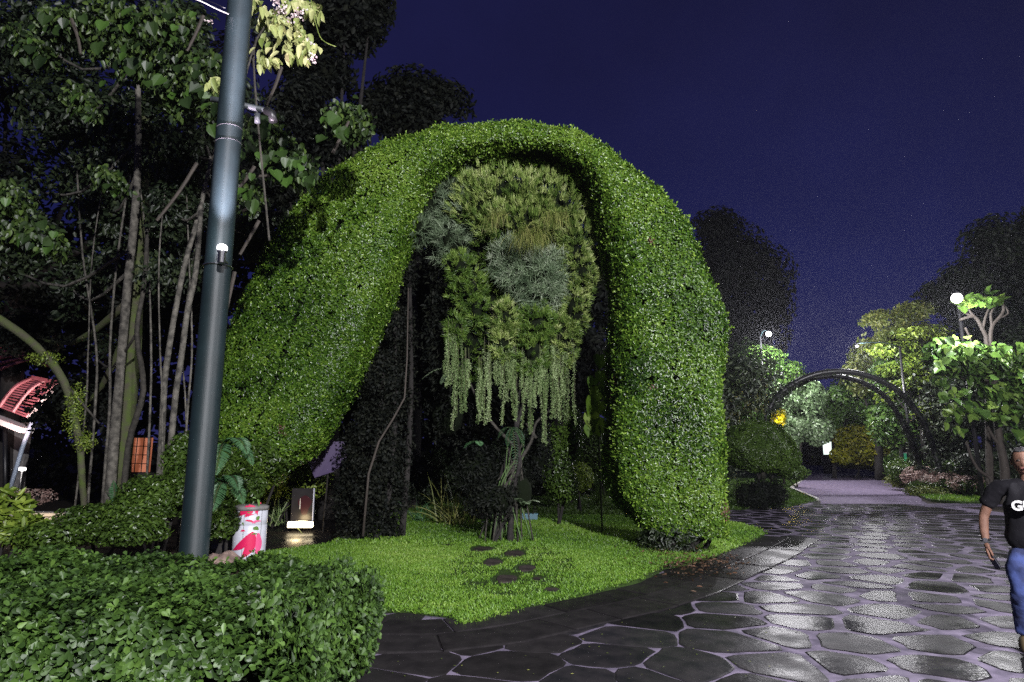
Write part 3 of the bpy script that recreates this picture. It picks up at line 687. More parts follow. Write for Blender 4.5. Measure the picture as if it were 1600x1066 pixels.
STR = [(702, 520, 600, 8, 'short dim strand at the far left of the hanging plants'), (777, 500, 600, 9, 'strand tucked behind the narrow needle clump'), (838, 560, 620, 12, 'short strand in front of the middle of the curtain'), (715, 520, 668, 9, 'leftmost long fern-like strand hanging in front of the dark hollow'), (728, 560, 640, 7, 'short strand just right of the leftmost one'), (751, 575, 655, 7, 'thin dim strand left of the bright curtain'), (766, 545, 660, 9, 'slim strand hanging from the narrow needle clump'), (793, 540, 660, 15, 'thick pale strand under the narrow needle clump'), (810, 545, 652, 11, 'pale strand between the two thickest'), (828, 550, 668, 14, 'pale strand below the wide needle clump'), (848, 545, 690, 12, 'longest pale strand of the curtain'), (866, 540, 650, 12, 'grey green strand at the right of the curtain'), (884, 535, 655, 8, 'rightmost strand of the hanging curtain')]
for (x, y0, y1, w_, lab) in STR:
    c = at(x, y0, YC - .15); root = empty('hanging_strand', c, lab, 'hanging plant', 'hanging strands of rat-tail plants')
    w_ = int(w_ * 1.25); n = int(70 * w_); s = mpp(YC); Ls = (y1 - y0) * s * 1.02
    nc = max(3, w_ // 2); sx = rng.normal(0, w_ * s * .42, nc); sy = rng.normal(0, .08, nc); sl = Ls * (.45 + .6 * rng.random(nc)); sl[0] = Ls
    ii = rng.integers(0, nc, n * 3); u = rng.random(n * 3) ** .9
    ph = rng.random(nc) * 6
    P = np.column_stack([c.x + sx[ii] + .02 * np.sin(u * 9 + ph[ii]), c.y + sy[ii], c.z - u * sl[ii]]) + rng.normal(0, .012, (n * 3, 3))
    A = rng.normal(0, 1, P.shape) * [.8, .8, .3] + [0, 0, -.8]
    leaves('leaflets', P, A, rng.normal(0, 1, P.shape), .038, .010, 'dia', M['strand'], root, np.clip(rng.random(nc)[ii] * .5 + rng.random(len(ii)) * .5, 0, 1))
    pth = bmesh.new()
    for q in range(nc): tube('', [(c.x + sx[q], c.y + sy[q], c.z + .2), (c.x + sx[q] + .02, c.y + sy[q], c.z - sl[q] * .5), (c.x + sx[q], c.y + sy[q], c.z - sl[q])], .006, None, bm=pth, sides=5)
    tag(from_bm('stems', pth, M['bark_moss'], root), kind='stuff')

def fronds(name, label, base, specs, m, cat='fern', group=None, lw=.03, n=26, ll=.16, droop=1.4):
    """specs: (direction, length)"""
    root = empty(name, base, label, cat, group); 
    for (d, L) in specs:
        p = np.array(base, float); dv = np.array(d, float) / np.linalg.norm(d); pts = [p.copy()]; dirs = [dv.copy()]
        for i in range(n):
            dv = dv + np.array([0, 0, -1.0]) * droop / n; dv /= np.linalg.norm(dv); p = p + dv * L / n; pts.append(p.copy()); dirs.append(dv.copy())
        pts = np.array(pts); dirs = np.array(dirs); side = unit(np.cross(dirs, [0, 0, 1.0]) + 1e-6); nrm = unit(np.cross(side, dirs))
        prof = np.sin(np.linspace(.25, 3.0, len(pts))) * ll
        P = np.concatenate([pts, pts]); A = np.concatenate([side + dirs * .5, -side + dirs * .5]) + rng.normal(0, .06, (2 * len(pts), 3)) + [0, 0, -.15]
        o = leaves('frond', P, A, np.concatenate([nrm, nrm]) + rng.normal(0, .1, P.shape), np.concatenate([prof, prof]), lw, 'oval', m, root, np.clip(rng.random() * .6 + rng.random(len(P)) * .4, 0, 1))
        tube('rachis', [Vector(q) for q in pts[::4]], [.006, .002], M['bark_moss'], o, 4)
    return root
fronds('fern', 'pale silvery fern frond sticking out left of the strands', at(706, 575, YC), [((-.9, -.3, .1), .62), ((-.6, -.5, -.5), .4)], M['silver'], ll=.13, lw=.025, droop=1.0, group='ferns on the hanging plants')
fronds('fern', 'green fern dangling under the longest strands', at(800, 668, YC - .2), [((-.5, -.4, .2), .4), ((.3, -.5, .1), .55), ((.1, -.4, -.4), .8), ((-.2, -.6, -.2), .45), ((.5, -.2, -.3), .5)], M['fern'], group='ferns on the hanging plants', lw=.010, ll=.085, n=16, droop=1.8)
fronds('fern', 'small fern tip left of the trunk', at(745, 690, YC), [((-.6, -.4, .2), .3), ((.2, -.5, .2), .25)], M['fern'], group='ferns on the hanging plants', lw=.02, ll=.09, n=18)
fronds('fern', 'small pale fern at the foot of the trunk above the blue box', at(818, 790, YC - .1), [((-.3, -.5, .9), .35), ((.6, -.3, .8), .35), ((.2, -.6, .7), .3)], M['silver'], group='ferns on the hanging plants', lw=.03, ll=.1, n=14)

# blue box
bxp = gnd(828, 817, .03)
bb = empty('utility_box', (bxp.x, bxp.y + .05, .06), 'small blue green box lying on the grass beside the trunk', 'box')
boxobj('casing', (bxp.x, bxp.y + .05, .06 + .085), (.36, .24, .15), mat('box_blue', (.07, .17, .22), .45, noise=.2), bb, bev=.01)
boxobj('lid', (bxp.x, bxp.y + .05, .06 + .17), (.385, .265, .02), mat('box_lid', (.11, .24, .30), .45), bb, bev=.006)

# ------------------------------------------------------------ generic plants and trees
def shrub(name, label, blobs, n, L, w, m, group=None, cat='shrub', tpl='oval', stems=3, gaps=.15, shell=.55, core=True, cs=.6, gf=2.5, seed=0, droop=-.2):
    bl = [(tuple(c), r) for c, r in blobs]; c0 = Vector(bl[0][0]); root = empty(name, (c0.x, c0.y, hgt(c0.y)), label, cat, group)
    P, NN = blob_points(bl, n, shell, gaps, gf, seed); k = len(P)
    A = unit(np.cross(NN, rng.normal(0, 1, (k, 3)))) + NN * .4 + [0, 0, droop]
    lum = np.clip(.4 + .28 * waves(P, 2.2, seed + 2) + rng.normal(0, .22, k), 0, 1)
    leaves('foliage', P, A, NN + rng.normal(0, .6, P.shape) + [0, 0, .3], L * (.6 + .8 * rng.random(k)), w * (.7 + .6 * rng.random(k)), tpl, m, root, lum)
    bm = bmesh.new()
    for i in range(stems):
        c, r = bl[i % len(bl)]
        tube('', [(c0.x + random.uniform(-.2, .2) * r[0], c0.y + random.uniform(-.2, .2), hgt(c0.y) - .02), Vector(c) + Vector((random.uniform(-.3, .3) * r[0], 0, 0))], [.03, .015], None, bm=bm, sides=6)
    tag(from_bm('stems', bm, M['bark_dark'], root), kind='stuff')
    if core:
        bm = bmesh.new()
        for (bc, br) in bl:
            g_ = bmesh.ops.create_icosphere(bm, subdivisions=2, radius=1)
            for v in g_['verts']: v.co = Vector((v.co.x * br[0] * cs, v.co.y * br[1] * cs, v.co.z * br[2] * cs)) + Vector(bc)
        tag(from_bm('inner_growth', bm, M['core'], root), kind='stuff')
    return root
def pb(cx, cy, rx, ry, Y, d=None):
    c = at(cx, cy, Y); s = mpp(Y); return (c, (rx * s, d if d else rx * s * .8, ry * s))
def tree(name, label, base, trunk, tw, blobs, n, L, w, m, group=None, bark='bark', tpl='oval', gaps=.5, shell=.35, gf=1.2, seed=0, cat='tree', branches=True):
    """base xy; trunk list of (px,py,Y)"""
    bl = [(tuple(c), r) for c, r in blobs]
    root = empty(name, (base[0], base[1], hgt(base[1])), label, cat, group)
    pts = [Vector((base[0], base[1], hgt(base[1]) - .05))] + [at(*p) for p in trunk]
    sm = smooth_path(pts, 4); tube('trunk', sm, tw, M[bark], root, 9, jitter=.06)
    if branches:
        for (c, r) in bl:
            s_ = min(sm[len(sm) // 2:], key=lambda q: (q - Vector(c)).length); mid = (s_ + Vector(c)) / 2 + Vector((0, 0, -.15 * (Vector(c) - s_).length))
            tube('branch', smooth_path([s_, mid, Vector(c)], 3), [tw[-1] * .8, .02], M[bark], root, 6)
    P, NN = blob_points(bl, n, shell, gaps, gf, seed); k = len(P)
    A = unit(np.cross(NN, rng.normal(0, 1, (k, 3)))) + NN * .3 + [0, 0, -.5]
    lum = np.clip(.45 + .25 * waves(P, 1.2, seed + 2) + rng.normal(0, .22, k), 0, 1)
    leaves('crown', P, A, NN * .6 + rng.normal(0, .6, P.shape) + [0, 0, .4], L * (.6 + .8 * rng.random(k)), w * (.7 + .6 * rng.random(k)), tpl, m, root, lum)
    return root

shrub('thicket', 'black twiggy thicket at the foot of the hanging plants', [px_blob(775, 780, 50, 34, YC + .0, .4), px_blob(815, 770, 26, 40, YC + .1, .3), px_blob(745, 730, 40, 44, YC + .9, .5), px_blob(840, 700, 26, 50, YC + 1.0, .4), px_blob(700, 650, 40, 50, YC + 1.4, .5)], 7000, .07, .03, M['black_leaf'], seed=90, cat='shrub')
shrub('ground_plant', 'pale rosette plant in the litter at the foot of the right arch leg', [(gnd(1022, 850) + Vector((0, 0, .16)), (.22, .16, .12))], 160, .11, .06, M['pale_leaf'], seed=91, core=False, cat='plant')
shrub('undergrowth', 'dark stems and ferns under the trimmed foot of the right arch leg', [(Vector((at(1050, 840, 10.7).x, 10.9, .3)), (.55, .4, .34)), (Vector((at(1100, 850, 10.6).x, 10.8, .28)), (.45, .4, .3))], 2600, .06, .025, M['dark_leaf'], seed=92, core=False, stems=9)

# ---- the near hedge
hx0, hx1, hy0, hy1 = -5.4, -1.22, 3.75, 6.0
hedge = empty('hedge', (-3.2, 4.9, 0), 'low glossy leaved hedge in the near left corner in front of the green pole', 'hedge')
def hedge_top(x, y): return .69 - .05 * np.clip((x + 4) / 2.5, 0, 1) + .075 * np.sin(x * 2.3 + 1) * np.cos(y * 2.9) + .03 * np.sin(x * 7 + y * 5) - .26 * np.clip((x + 1.95) / .75, 0, 1) ** 2
n = 32000
x = rng.uniform(hx0, hx1, n); y = rng.uniform(hy0, hy1, n); zt = hedge_top(x, y)
top_ = rng.random(n) < .55
side = rng.random(n)
xs = x.copy(); ysd = y.copy(); z = zt + rng.normal(0, .025, n); Nn = np.column_stack([rng.normal(0, .2, n), rng.normal(0, .2, n), np.ones(n)])
fr = ~top_ & (side < .62); rt = ~top_ & (side >= .62)
zz = rng.random(n); z = np.where(top_, z, zz * zt)
bul = .12 * np.sin(np.clip(zz, 0, 1) * 3.0)
ysd = np.where(fr, hy0 - bul - .10 * np.sin(x * 3.1) + rng.normal(0, .04, n), ysd); xs = np.where(rt, hx1 + bul - .05 + .09 * np.sin(y * 4) + rng.normal(0, .04, n) - .18 * (zz > .85), xs)
Nn[fr] = [0, -1, .25]; Nn[rt] = [1, -.1, .25]
xs = xs - .0
P = np.column_stack([xs, ysd, z])
rc = np.clip((np.hypot(np.maximum(xs - (hx1 - .45), 0), np.maximum(hy0 + .45 - ysd, 0)) - .45) / .3, 0, 1)   # rounded corner
keep = rc < .6; hol = (waves(P, 6, 12) > -.85) | (P[:, 2] < .45); keep &= hol
P, Nn = P[keep], Nn[keep]; P[:, 2] = P[:, 2] + .055 * waves(P, 7, 3); n = len(P)
# little rosettes: several leaves share a shoot tip
rep = 3; P[:, 2] += .05 * (waves(P, 2.2, 61) > .9) * (P[:, 2] > .5); P3 = np.repeat(P[::1], rep, axis=0); N3 = np.repeat(unit(Nn + rng.normal(0, .25, Nn.shape)), rep, axis=0); n3 = len(P3)
A3 = unit(np.cross(N3, rng.normal(0, 1, (n3, 3)))) + N3 * rng.uniform(.1, .6, (n3, 1)); lum = np.clip(np.repeat(.42 + .25 * waves(P, 3, 8) + rng.normal(0, .15, n), rep) + rng.normal(0, .1, n3), 0, 1)
leaves('foliage', P3, A3, N3 + rng.normal(0, .3, N3.shape), .050 * (.6 + .7 * rng.random(n3)), .031 * (.7 + .5 * rng.random(n3)), 'obov', M['hedge_leaf'], hedge, lum)
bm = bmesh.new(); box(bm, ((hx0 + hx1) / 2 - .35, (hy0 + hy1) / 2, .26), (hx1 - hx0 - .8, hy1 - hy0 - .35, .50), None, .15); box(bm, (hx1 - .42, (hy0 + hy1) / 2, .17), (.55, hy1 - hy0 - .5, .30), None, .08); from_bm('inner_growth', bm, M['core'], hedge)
# the 300 leaves that show largest, each its own piece
T, fc = TPL['obov']; lm = bpy.data.meshes.new('leaf'); lm.from_pydata([(a[0] * .6, a[1], a[2]) for a in T], [], fc); lm.materials.append(M['hedge_leaf_single'])
cand = np.where((P[:, 1] < 4.8) & (P[:, 2] > .45))[0]; cand = rng.choice(cand, 300, replace=False)
def put_leaf(me, p, a, nrm, L, parent):
    a = Vector(a).normalized(); x_ = a.cross(Vector(nrm)).normalized(); z_ = x_.cross(a)
    mx = Matrix((x_, a, z_)).transposed().to_4x4(); mx = Matrix.Translation(Vector(p)) @ mx @ Matrix.Diagonal((L, L, L, 1))
    o = bpy.data.objects.new('leaf', me); C.objects.link(o); o.parent = parent; o.matrix_parent_inverse = Matrix.Translation(-Vector(parent.location)); o.matrix_basis = mx; return o
for i in cand:
    nn_ = Vector(Nn[i]).normalized(); tn = Vector(np.cross(nn_, rng.normal(0, 1, 3))).normalized()
    put_leaf(lm, Vector(P[i]) + nn_ * .03, tn + nn_ * .2, nn_ + Vector(rng.normal(0, .2, 3)), random.uniform(.042, .06), hedge)

# ------------------------------------------------------------ the tall green pole and its uplight
pb_ = at(302, 875, 6.3); PX, PY = pb_.x, 6.3
pole = empty('lamp_pole', (PX, PY, 0), 'tall dark green pole behind the hedge with a lit uplight clamped on it', 'pole')
o = lathe('shaft', [(.145, 0), (.145, .05), (.131, .06), (.129, 3), (.127, 7), (.124, 12)], (0, 0, 0), M['pole_green'], None, 40)
o.location = (PX, PY, 0); o.parent = pole; o.matrix_parent_inverse = Matrix.Translation((-PX, -PY, 0))
lathe('base_plate', [(.26, 0), (.26, .03), (.2, .035)], (PX, PY, .0), M['pole_green'], pole, 24)
mlamp = bpy.data.materials.new('lamp_glow'); mlamp.use_nodes = True; bb_ = mlamp.node_tree.nodes['Principled BSDF']; bb_.inputs['Emission Color'].default_value = (1, .93, 1, 1); bb_.inputs['Emission Strength'].default_value = 14
lz = at(347, 392, 6.05); 
up = empty('uplight', (lz.x, lz.y, lz.z), 'small glaring white uplight clamped to the front of the green pole', 'spotlight')
# clamp, housing and lens: the lens sits on top of a short can that tilts back along the pole
lathe('housing', [(.028, -.13), (.034, -.12), (.034, -.03), (.046, -.01), (.046, .0)], lz, M['steel'], up, 16)
lathe('lens', [(.040, .002), (.048, .02), (.046, .045), (.03, .06), (.002, .065)], lz, mlamp, up, 16)
boxobj('bracket', (lz.x, (lz.y + PY - .13) / 2 + .01, lz.z - .09), (.03, PY - .13 - lz.y, .02), M['steel'], up)
bm = bmesh.new(); tube('', [(PX + math.cos(a) * .137, PY + math.sin(a) * .137, lz.z - .09) for a in np.linspace(0, 6.28, 25)], .008, None, bm=bm, sides=5); from_bm('clamp_ring', bm, M['steel'], up)
for nm_, en_, ang_, aim_ in (('uplight_beam', 20000, 20, (.045, .035, 1)), ('uplight_wash', 1100, 80, (.08, .05, 1))):
    sl = bpy.data.lights.new(nm_, 'SPOT'); sl.energy = en_; sl.spot_size = R(ang_); sl.spot_blend = 1; sl.shadow_soft_size = .03; sl.color = (1, .80, .98)
    so = bpy.data.objects.new(nm_, sl); C.objects.link(so); so.location = (lz.x, lz.y - .06, lz.z + .10)
    so.rotation_euler = Vector(aim_).to_track_quat('-Z', 'Y').to_euler()
pl = bpy.data.lights.new('uplight_spill', 'POINT'); pl.energy = 9; pl.shadow_soft_size = .04; pl.color = (.93, .9, 1)
po = bpy.data.objects.new('uplight_spill', pl); C.objects.link(po); po.location = (lz.x, lz.y - .08, lz.z + .10)
# straps round the pole, arms, camera
for yy in (203, 225):
    zc = at(350, yy, 6.3).z; bm = bmesh.new(); tube('', [(PX + math.cos(a) * .1305, PY + math.sin(a) * .1305, zc + .01 * math.cos(a)) for a in np.linspace(0, 6.28, 25)], .003, None, bm=bm, sides=5); from_bm('strap', bm, M['steel'], pole)
z1 = at(400, 172, 6.3).z
arm = mat('arm_grey', (.035, .042, .046), .6)
tube('cross_arm', [at(330, 155, 6.42), at(352, 158, 6.44), at(420, 174, 6.44)], .032, arm, pole, 12)
tube('arm_end', [at(415, 172, 6.43), at(425, 178, 6.43), at(427, 190, 6.43)], .045, M['black_metal'], pole, 12)
tube('hanging_sensor', [at(402, 178, 6.40), at(402, 192, 6.40)], .03, mat('sensor', (.05, .055, .06), .5), pole, 10)
w1 = tube('overhead_wire', smooth_path([at(300, -4, 5.9), at(322, 6, 5.95), at(340, 15, 6.0), at(357, 22, 6.15)], 3), .006, M['white_paint'], None, 5); tag(w1, 'bright wire slanting down to the top of the green pole', 'wire')
w2 = tube('overhead_wire', smooth_path([at(310, -4, 6.2), at(330, 3, 6.2), at(352, 13, 6.2)], 3), .004, M['steel'], None, 5); tag(w2, 'fainter second wire just above the bright one at the pole', 'wire')

# flowering climber that the uplight catches
vn = empty('flowering_vine', at(430, 60, 7.0), 'pale yellow green vine with pink flowers lit up beside the green pole', 'vine')
P = []; A = []
for (x0, y0, x1, y1) in [(400, 0, 430, 40), (405, 30, 470, 50), (400, 55, 495, 75), (402, 75, 480, 85), (400, 8, 380, -20), (440, -10, 490, 15), (470, 0, 500, 20), (402, 95, 430, 92), (460, 30, 480, 70), (420, 20, 450, 30), (330, 120, 350, 132)]:
    for i in range(22):
        u = random.random(); P.append(at(x0 + (x1 - x0) * u + random.gauss(0, 4), y0 + (y1 - y0) * u + random.gauss(0, 4), 7.0 + random.gauss(0, .12))); A.append((random.gauss(.1, .35), random.gauss(-.1, .3), -1 + random.gauss(0, .45)))
n = len(P); leaves('foliage', np.array(P), np.array(A), np.column_stack([rng.normal(0, .5, n), -np.ones(n), rng.normal(.1, .4, n)]), .15 * (.7 + .6 * rng.random(n)), .07, 'ovate', M['vine_leaf'], vn)
P = []
for (cx, cy, r, k) in [(440, 12, 12, 70), (468, 22, 8, 50), (455, 30, 9, 30), (489, 92, 6, 26), (325, 33, 5, 10), (485, 64, 6, 8), (432, 2, 8, 30)]:
    for i in range(k): P.append(at(cx + random.gauss(0, r * .6), cy + random.gauss(0, r * .6), 6.85 + random.gauss(0, .06)))
P = np.array(P); n = len(P); leaves('flowers', P, rng.normal(0, 1, (n, 3)), np.column_stack([rng.normal(0, .5, n), -np.ones(n), rng.normal(0, .5, n)]), .030, .022, 'oval', M['flower'], vn)['kind'] = 'stuff'
tube('tendril', smooth_path([at(485, -5, 6.9), at(493, 35, 6.9), at(503, 62, 6.9), at(525, 73, 6.9)], 4), .006, M['vine_leaf'], vn, 5)
bm = bmesh.new(); tube('', smooth_path([(PX + .25, 6.95, 4), at(398, 130, 6.9), at(402, 60, 7.0), at(440, 20, 7.0), at(480, -20, 7.0)], 3), .012, None, bm=bm, sides=6); from_bm('stem', bm, M['bark'], vn)

# big-leaf climber on the trees at upper left; every large leaf is a piece
bl_me = bpy.data.meshes.new('leaf')
Tb = [(0, 0, 0), (.22, -.10, .02), (.46, .05, .05), (.50, .36, .06), (.34, .68, .02), (0, 1, -.12), (-.34, .68, .02), (-.50, .36, .06), (-.46, .05, .05), (-.22, -.10, .02)]
bl_me.from_pydata(Tb, [], [(0, 1, 2, 3, 4, 5), (0, 5, 6, 7, 8, 9)]); bl_me.materials.append(M['climber_leaf'])
climb = empty('leafy_climber', (at(280, 300, 9).x, 9.0, 0), 'climber with broad heart shaped leaves draped over the trees behind the pole', 'climber')
REG = [(60, 80, 14, 10, 5), (110, 40, 40, 20, 10), (45, 65, 20, 16, 6), (130, 160, 12, 20, 4), (215, 70, 50, 45, 22), (300, 100, 40, 25, 14), (275, 40, 30, 25, 10), (270, 150, 22, 28, 8), (240, 130, 18, 12, 5), (310, 135, 20, 20, 8), (400, 220, 26, 26, 16), (440, 250, 26, 28, 22), (420, 200, 24, 14, 8), (350, 180, 20, 20, 8), (470, 260, 18, 26, 10), (545, 190, 30, 22, 12), (50, 370, 36, 18, 12), (20, 320, 18, 30, 6), (70, 380, 20, 14, 6), (385, 300, 18, 22, 8), (180, 30, 30, 25, 8), (170, 280, 16, 14, 4), (205, 90, 20, 20, 5)]
for (cx, cy, rx, ry, k) in REG:
    for i in range(k):
        p = at(cx + random.gauss(0, rx * .6), cy + random.gauss(0, ry * .6), random.uniform(8.4, 9.6))
        put_leaf(bl_me, p, (random.gauss(0, .4), random.gauss(-.2, .3), -1), (random.gauss(0, .5), -1, random.gauss(.4, .4)), random.uniform(.09, .22), climb)
P, NN = blob_points([pb(c[0], c[1], c[2] * 1.5, c[3] * 1.5, 9.4, .5) for c in REG], 11000, .2)
leaves('small_leaves', P, rng.normal(0, .5, P.shape) + [0, 0, -1], rng.normal(0, .6, P.shape) + [0, -1, .3], .10 * (.5 + rng.random(len(P))), .065, 'ovate', M['climber_small'], climb)
bm = bmesh.new()
for pts in ([(112, 30), (122, 60), (126, 85)], [(318, 25), (305, 55), (292, 80)], [(440, 105), (430, 135), (416, 165)], [(308, 255), (280, 300), (245, 345)], [(398, 260), (385, 280), (372, 296)], [(385, 276), (420, 275)], [(405, 345), (390, 372), (375, 398)], [(367, 425), (355, 480), (350, 500)], [(400, 320), (378, 330)], [(520, 240), (530, 220), (545, 190)]):
    tube('', smooth_path([at(x, y, 9.0) for x, y in pts], 3), [.028, .02], None, bm=bm, sides=6)
tag(from_bm('stems', bm, M['twig'], climb), kind='stuff')

# ---- left-hand trees
tree('rainforest_tree', 'dark many stemmed tree with pale trunks at far left', gnd(172, 800)[:2] if False else (at(172, 790, 12.5).x, 12.5), [(178, 690, 12.5), (186, 600, 12.5), (198, 460, 12.4), (212, 320, 12.3), (216, 220, 12.3), (215, 90, 12.3)], [.10, .085, .08, .07, .05], [pb(60, 60, 110, 80, 13.5), pb(190, 40, 100, 70, 13.5), pb(110, 180, 90, 70, 14), pb(60, 300, 90, 60, 14), pb(170, 330, 70, 80, 14), pb(20, 420, 70, 60, 14), pb(100, 440, 70, 60, 14.5), pb(210, 190, 70, 80, 13.5)], 13000, .15, .075, M['dark_leaf'], bark='bark_pale', gaps=.5, seed=1)
tree('rainforest_tree', 'slender leaning tree just left of the green pole', (at(250, 770, 11.5).x, 11.5), [(252, 700, 11.5), (258, 590, 11.5), (275, 480, 11.5), (292, 400, 11.5), (308, 345, 11.5), (330, 250, 11.8)], [.06, .055, .05, .045, .035], [pb(300, 60, 90, 70, 12), pb(350, 170, 70, 70, 12.2), pb(290, 220, 60, 60, 12), pb(400, 60, 60, 60, 12.6), pb(440, 330, 30, 34, 12.6), pb(390, 370, 44, 60, 13.2)], 8000, .14, .07, M['dark_leaf'], bark='bark_pale', gaps=.5, seed=2)
tree('rainforest_tree', 'pale straight thin tree close behind the pole', (at(268, 700, 11).x, 11.0), [(272, 640, 11), (283, 560, 11), (294, 480, 11), (306, 425, 11), (314, 330, 11.2)], [.055, .05, .05, .04], [pb(320, 300, 50, 60, 12, .6), pb(270, 330, 50, 50, 12, .6)], 3500, .13, .06, M['dark_leaf'], bark='bark_pale', gaps=.5, seed=3)
tree('rainforest_tree', 'twisting thin tree between the two pale trunks at left', (at(198, 760, 12).x, 12.0), [(200, 700, 12), (224, 610, 12), (214, 520, 12), (226, 440, 12), (232, 350, 12), (250, 260, 12)], [.06, .05, .04, .035], [pb(240, 420, 60, 60, 13.5), pb(150, 560, 60, 50, 14), pb(240, 260, 60, 60, 13.4)], 4500, .13, .06, M['dark_leaf'], bark='bark', gaps=.5, seed=4)
tree('rainforest_tree', 'thick dark trunk with rough bark behind the pale trunk at left', (at(186, 790, 13.5).x, 13.5), [(192, 680, 13.5), (206, 560, 13.5), (212, 430, 13.5), (222, 300, 13.6), (230, 150, 13.6)], [.24, .2, .17, .15, .12], [pb(470, 170, 70, 60, 15), pb(380, 260, 60, 60, 15), pb(330, 430, 60, 80, 14.6), pb(120, 640, 70, 60, 15), pb(40, 520, 60, 40, 15.5)], 8000, .15, .07, M['black_leaf'], bark='bark_moss', gaps=.45, seed=5)
for k_, (x0, x1, x2, Y_, w_) in enumerate([(163, 172, 205, 12.6, .03), (232, 236, 215, 12.2, .025), (262, 250, 262, 11.4, .02), (140, 150, 120, 13.2, .03), (285, 300, 290, 11.6, .022), (120, 138, 165, 13.0, .02), (300, 285, 330, 12.4, .02)]):
    lab_ = ['thin sapling stem against the pale trunk at far left', 'thin sapling stem right of the lantern', 'thin straight sapling between the leaning tree and the pole', 'dim sapling stem under the mossy branch', 'thin sapling stem close to the left side of the pole', 'leftmost thin sapling stem by the mossy branch', 'thin sapling crossing behind the pole'][k_]
    r_ = empty('sapling', (at(x0, 770, Y_).x, Y_, 0), lab_, 'sapling', 'thin saplings at the left')
    tube('trunk', smooth_path([(at(x0, 770, Y_).x, Y_, -.03), at((x0 + x1) / 2 + random.uniform(-6, 6), 640, Y_), at(x1, 540, Y_), at((x1 + x2) / 2 + random.uniform(-8, 8), 400, Y_), at(x2, 260, Y_ + .4)], 5), [w_, w_ * .6], M['bark_pale'], r_, 6, jitter=.15)
    P, NN = blob_points([(tuple(at(x2, 250, Y_ + .4)), (.5, .4, .5)), (tuple(at(x1, 420, Y_ + .4)), (.3, .3, .5))], 420, .2)
    leaves('crown', P, rng.normal(0, .5, P.shape) + [0, 0, -.8], rng.normal(0, .6, P.shape) + [0, -1, .3], .12, .06, 'oval', M['dark_leaf'], r_)
lb = empty('mossy_branch', at(0, 500, 11), 'mossy branch arching down over the pavilion roof at left', 'branch')
tube('limb', smooth_path([at(-60, 470, 11), at(0, 500, 11), at(60, 545, 11), at(100, 598, 11), at(122, 680, 11), at(128, 745, 11), at(132, 800, 11)], 4), [.08, .07, .06, .045], M['bark_moss'], lb, 9, jitter=.12)
tube('offshoot', smooth_path([at(100, 598, 11), at(128, 630, 11), at(155, 662, 11)], 4), [.03, .015], M['bark'], lb, 6)
P, NN = blob_points([pb(118, 640, 16, 50, 11, .2), pb(70, 560, 30, 14, 11, .2), pb(132, 690, 16, 20, 11, .2)], 1800, .3); leaves('moss', P, rng.normal(0, 1, P.shape), NN, .045, .02, 'dia', M['bush_light'], lb)

# tall dark trees rising behind the arch
def bgtree(label, px, Y, blobs, n, L=.2, m='black_leaf', group='dark trees behind the arch', tw=.3, gaps=.45, seed=0, name='background_tree', shell=.3, bark='bark_dark', tpl='oval'):
    bx = at(px, 700, Y).x
    return tree(name, label, (bx, Y), [(px + random.uniform(-8, 8), 600, Y), (px, 450, Y)] if blobs[0][0][2] > at(px, 470, Y).z else [(px, 660, Y)], [tw, tw * .6], blobs, n, L, L * .5, M[m], group, bark, gaps=gaps, seed=seed, shell=shell, tpl=tpl)
bgtree('dark tree crown filling the sky at the far left edge', 20, 18, [pb(10, 120, 70, 80, 18), pb(0, 260, 80, 80, 18), pb(-40, 400, 100, 100, 18), pb(60, 440, 80, 80, 18.5), pb(150, 200, 90, 120, 18.5), pb(290, 300, 100, 130, 18.5), pb(200, 480, 100, 100, 18.5), pb(350, 120, 60, 80, 18.5)], 22000, .2, seed=10, gaps=.25)
bgtree('tallest dark tree at top left touching the top of the photo', 520, 17, [pb(540, 30, 75, 60, 17), pb(500, 120, 60, 60, 17), pb(580, 10, 40, 50, 17), pb(450, 60, 60, 60, 17), pb(520, 210, 60, 60, 17), pb(440, 270, 60, 70, 17)], 14000, .2, seed=11)
bgtree('dark rounded tree crown just above the left shoulder of the arch', 640, 19, [pb(640, 150, 75, 45, 19), pb(690, 160, 58, 40, 19), pb(590, 180, 60, 50, 19), pb(650, 210, 90, 60, 19), pb(600, 260, 80, 60, 19)], 13000, .18, seed=12)
bgtree('black tree seen through the left half of the arch', 620, 20, [pb(600, 400, 90, 120, 20), pb(640, 560, 110, 110, 20), pb(540, 600, 90, 120, 20), pb(700, 440, 80, 100, 20)], 14000, .24, seed=13, gaps=.2)
bgtree('black tree seen through the right half of the arch', 880, 21, [pb(850, 420, 100, 130, 21), pb(900, 560, 90, 110, 21), pb(780, 580, 90, 110, 21), pb(960, 470, 70, 110, 21)], 14000, .24, seed=14, gaps=.2)
bgtree('broad dark tree right of the arch against the sky', 1150, 54, [pb(1140, 400, 62, 62, 54), pb(1180, 430, 62, 62, 54), pb(1100, 450, 60, 80, 54), pb(1150, 520, 85, 70, 54), pb(1205, 470, 38, 44, 54), pb(1120, 350, 44, 28, 54), pb(1090, 560, 80, 90, 54)], 26000, .42, m='black_leaf', seed=15, gaps=.15, group=None, tw=.5)
bgtree('small dark tree behind the first bright foliage beside the lamp', 1120, 36, [pb(1170, 590, 50, 60, 36), pb(1120, 640, 50, 60, 36), pb(1070, 600, 50, 80, 36)], 8000, .26, m='dark_leaf', seed=16, gaps=.2, group=None)

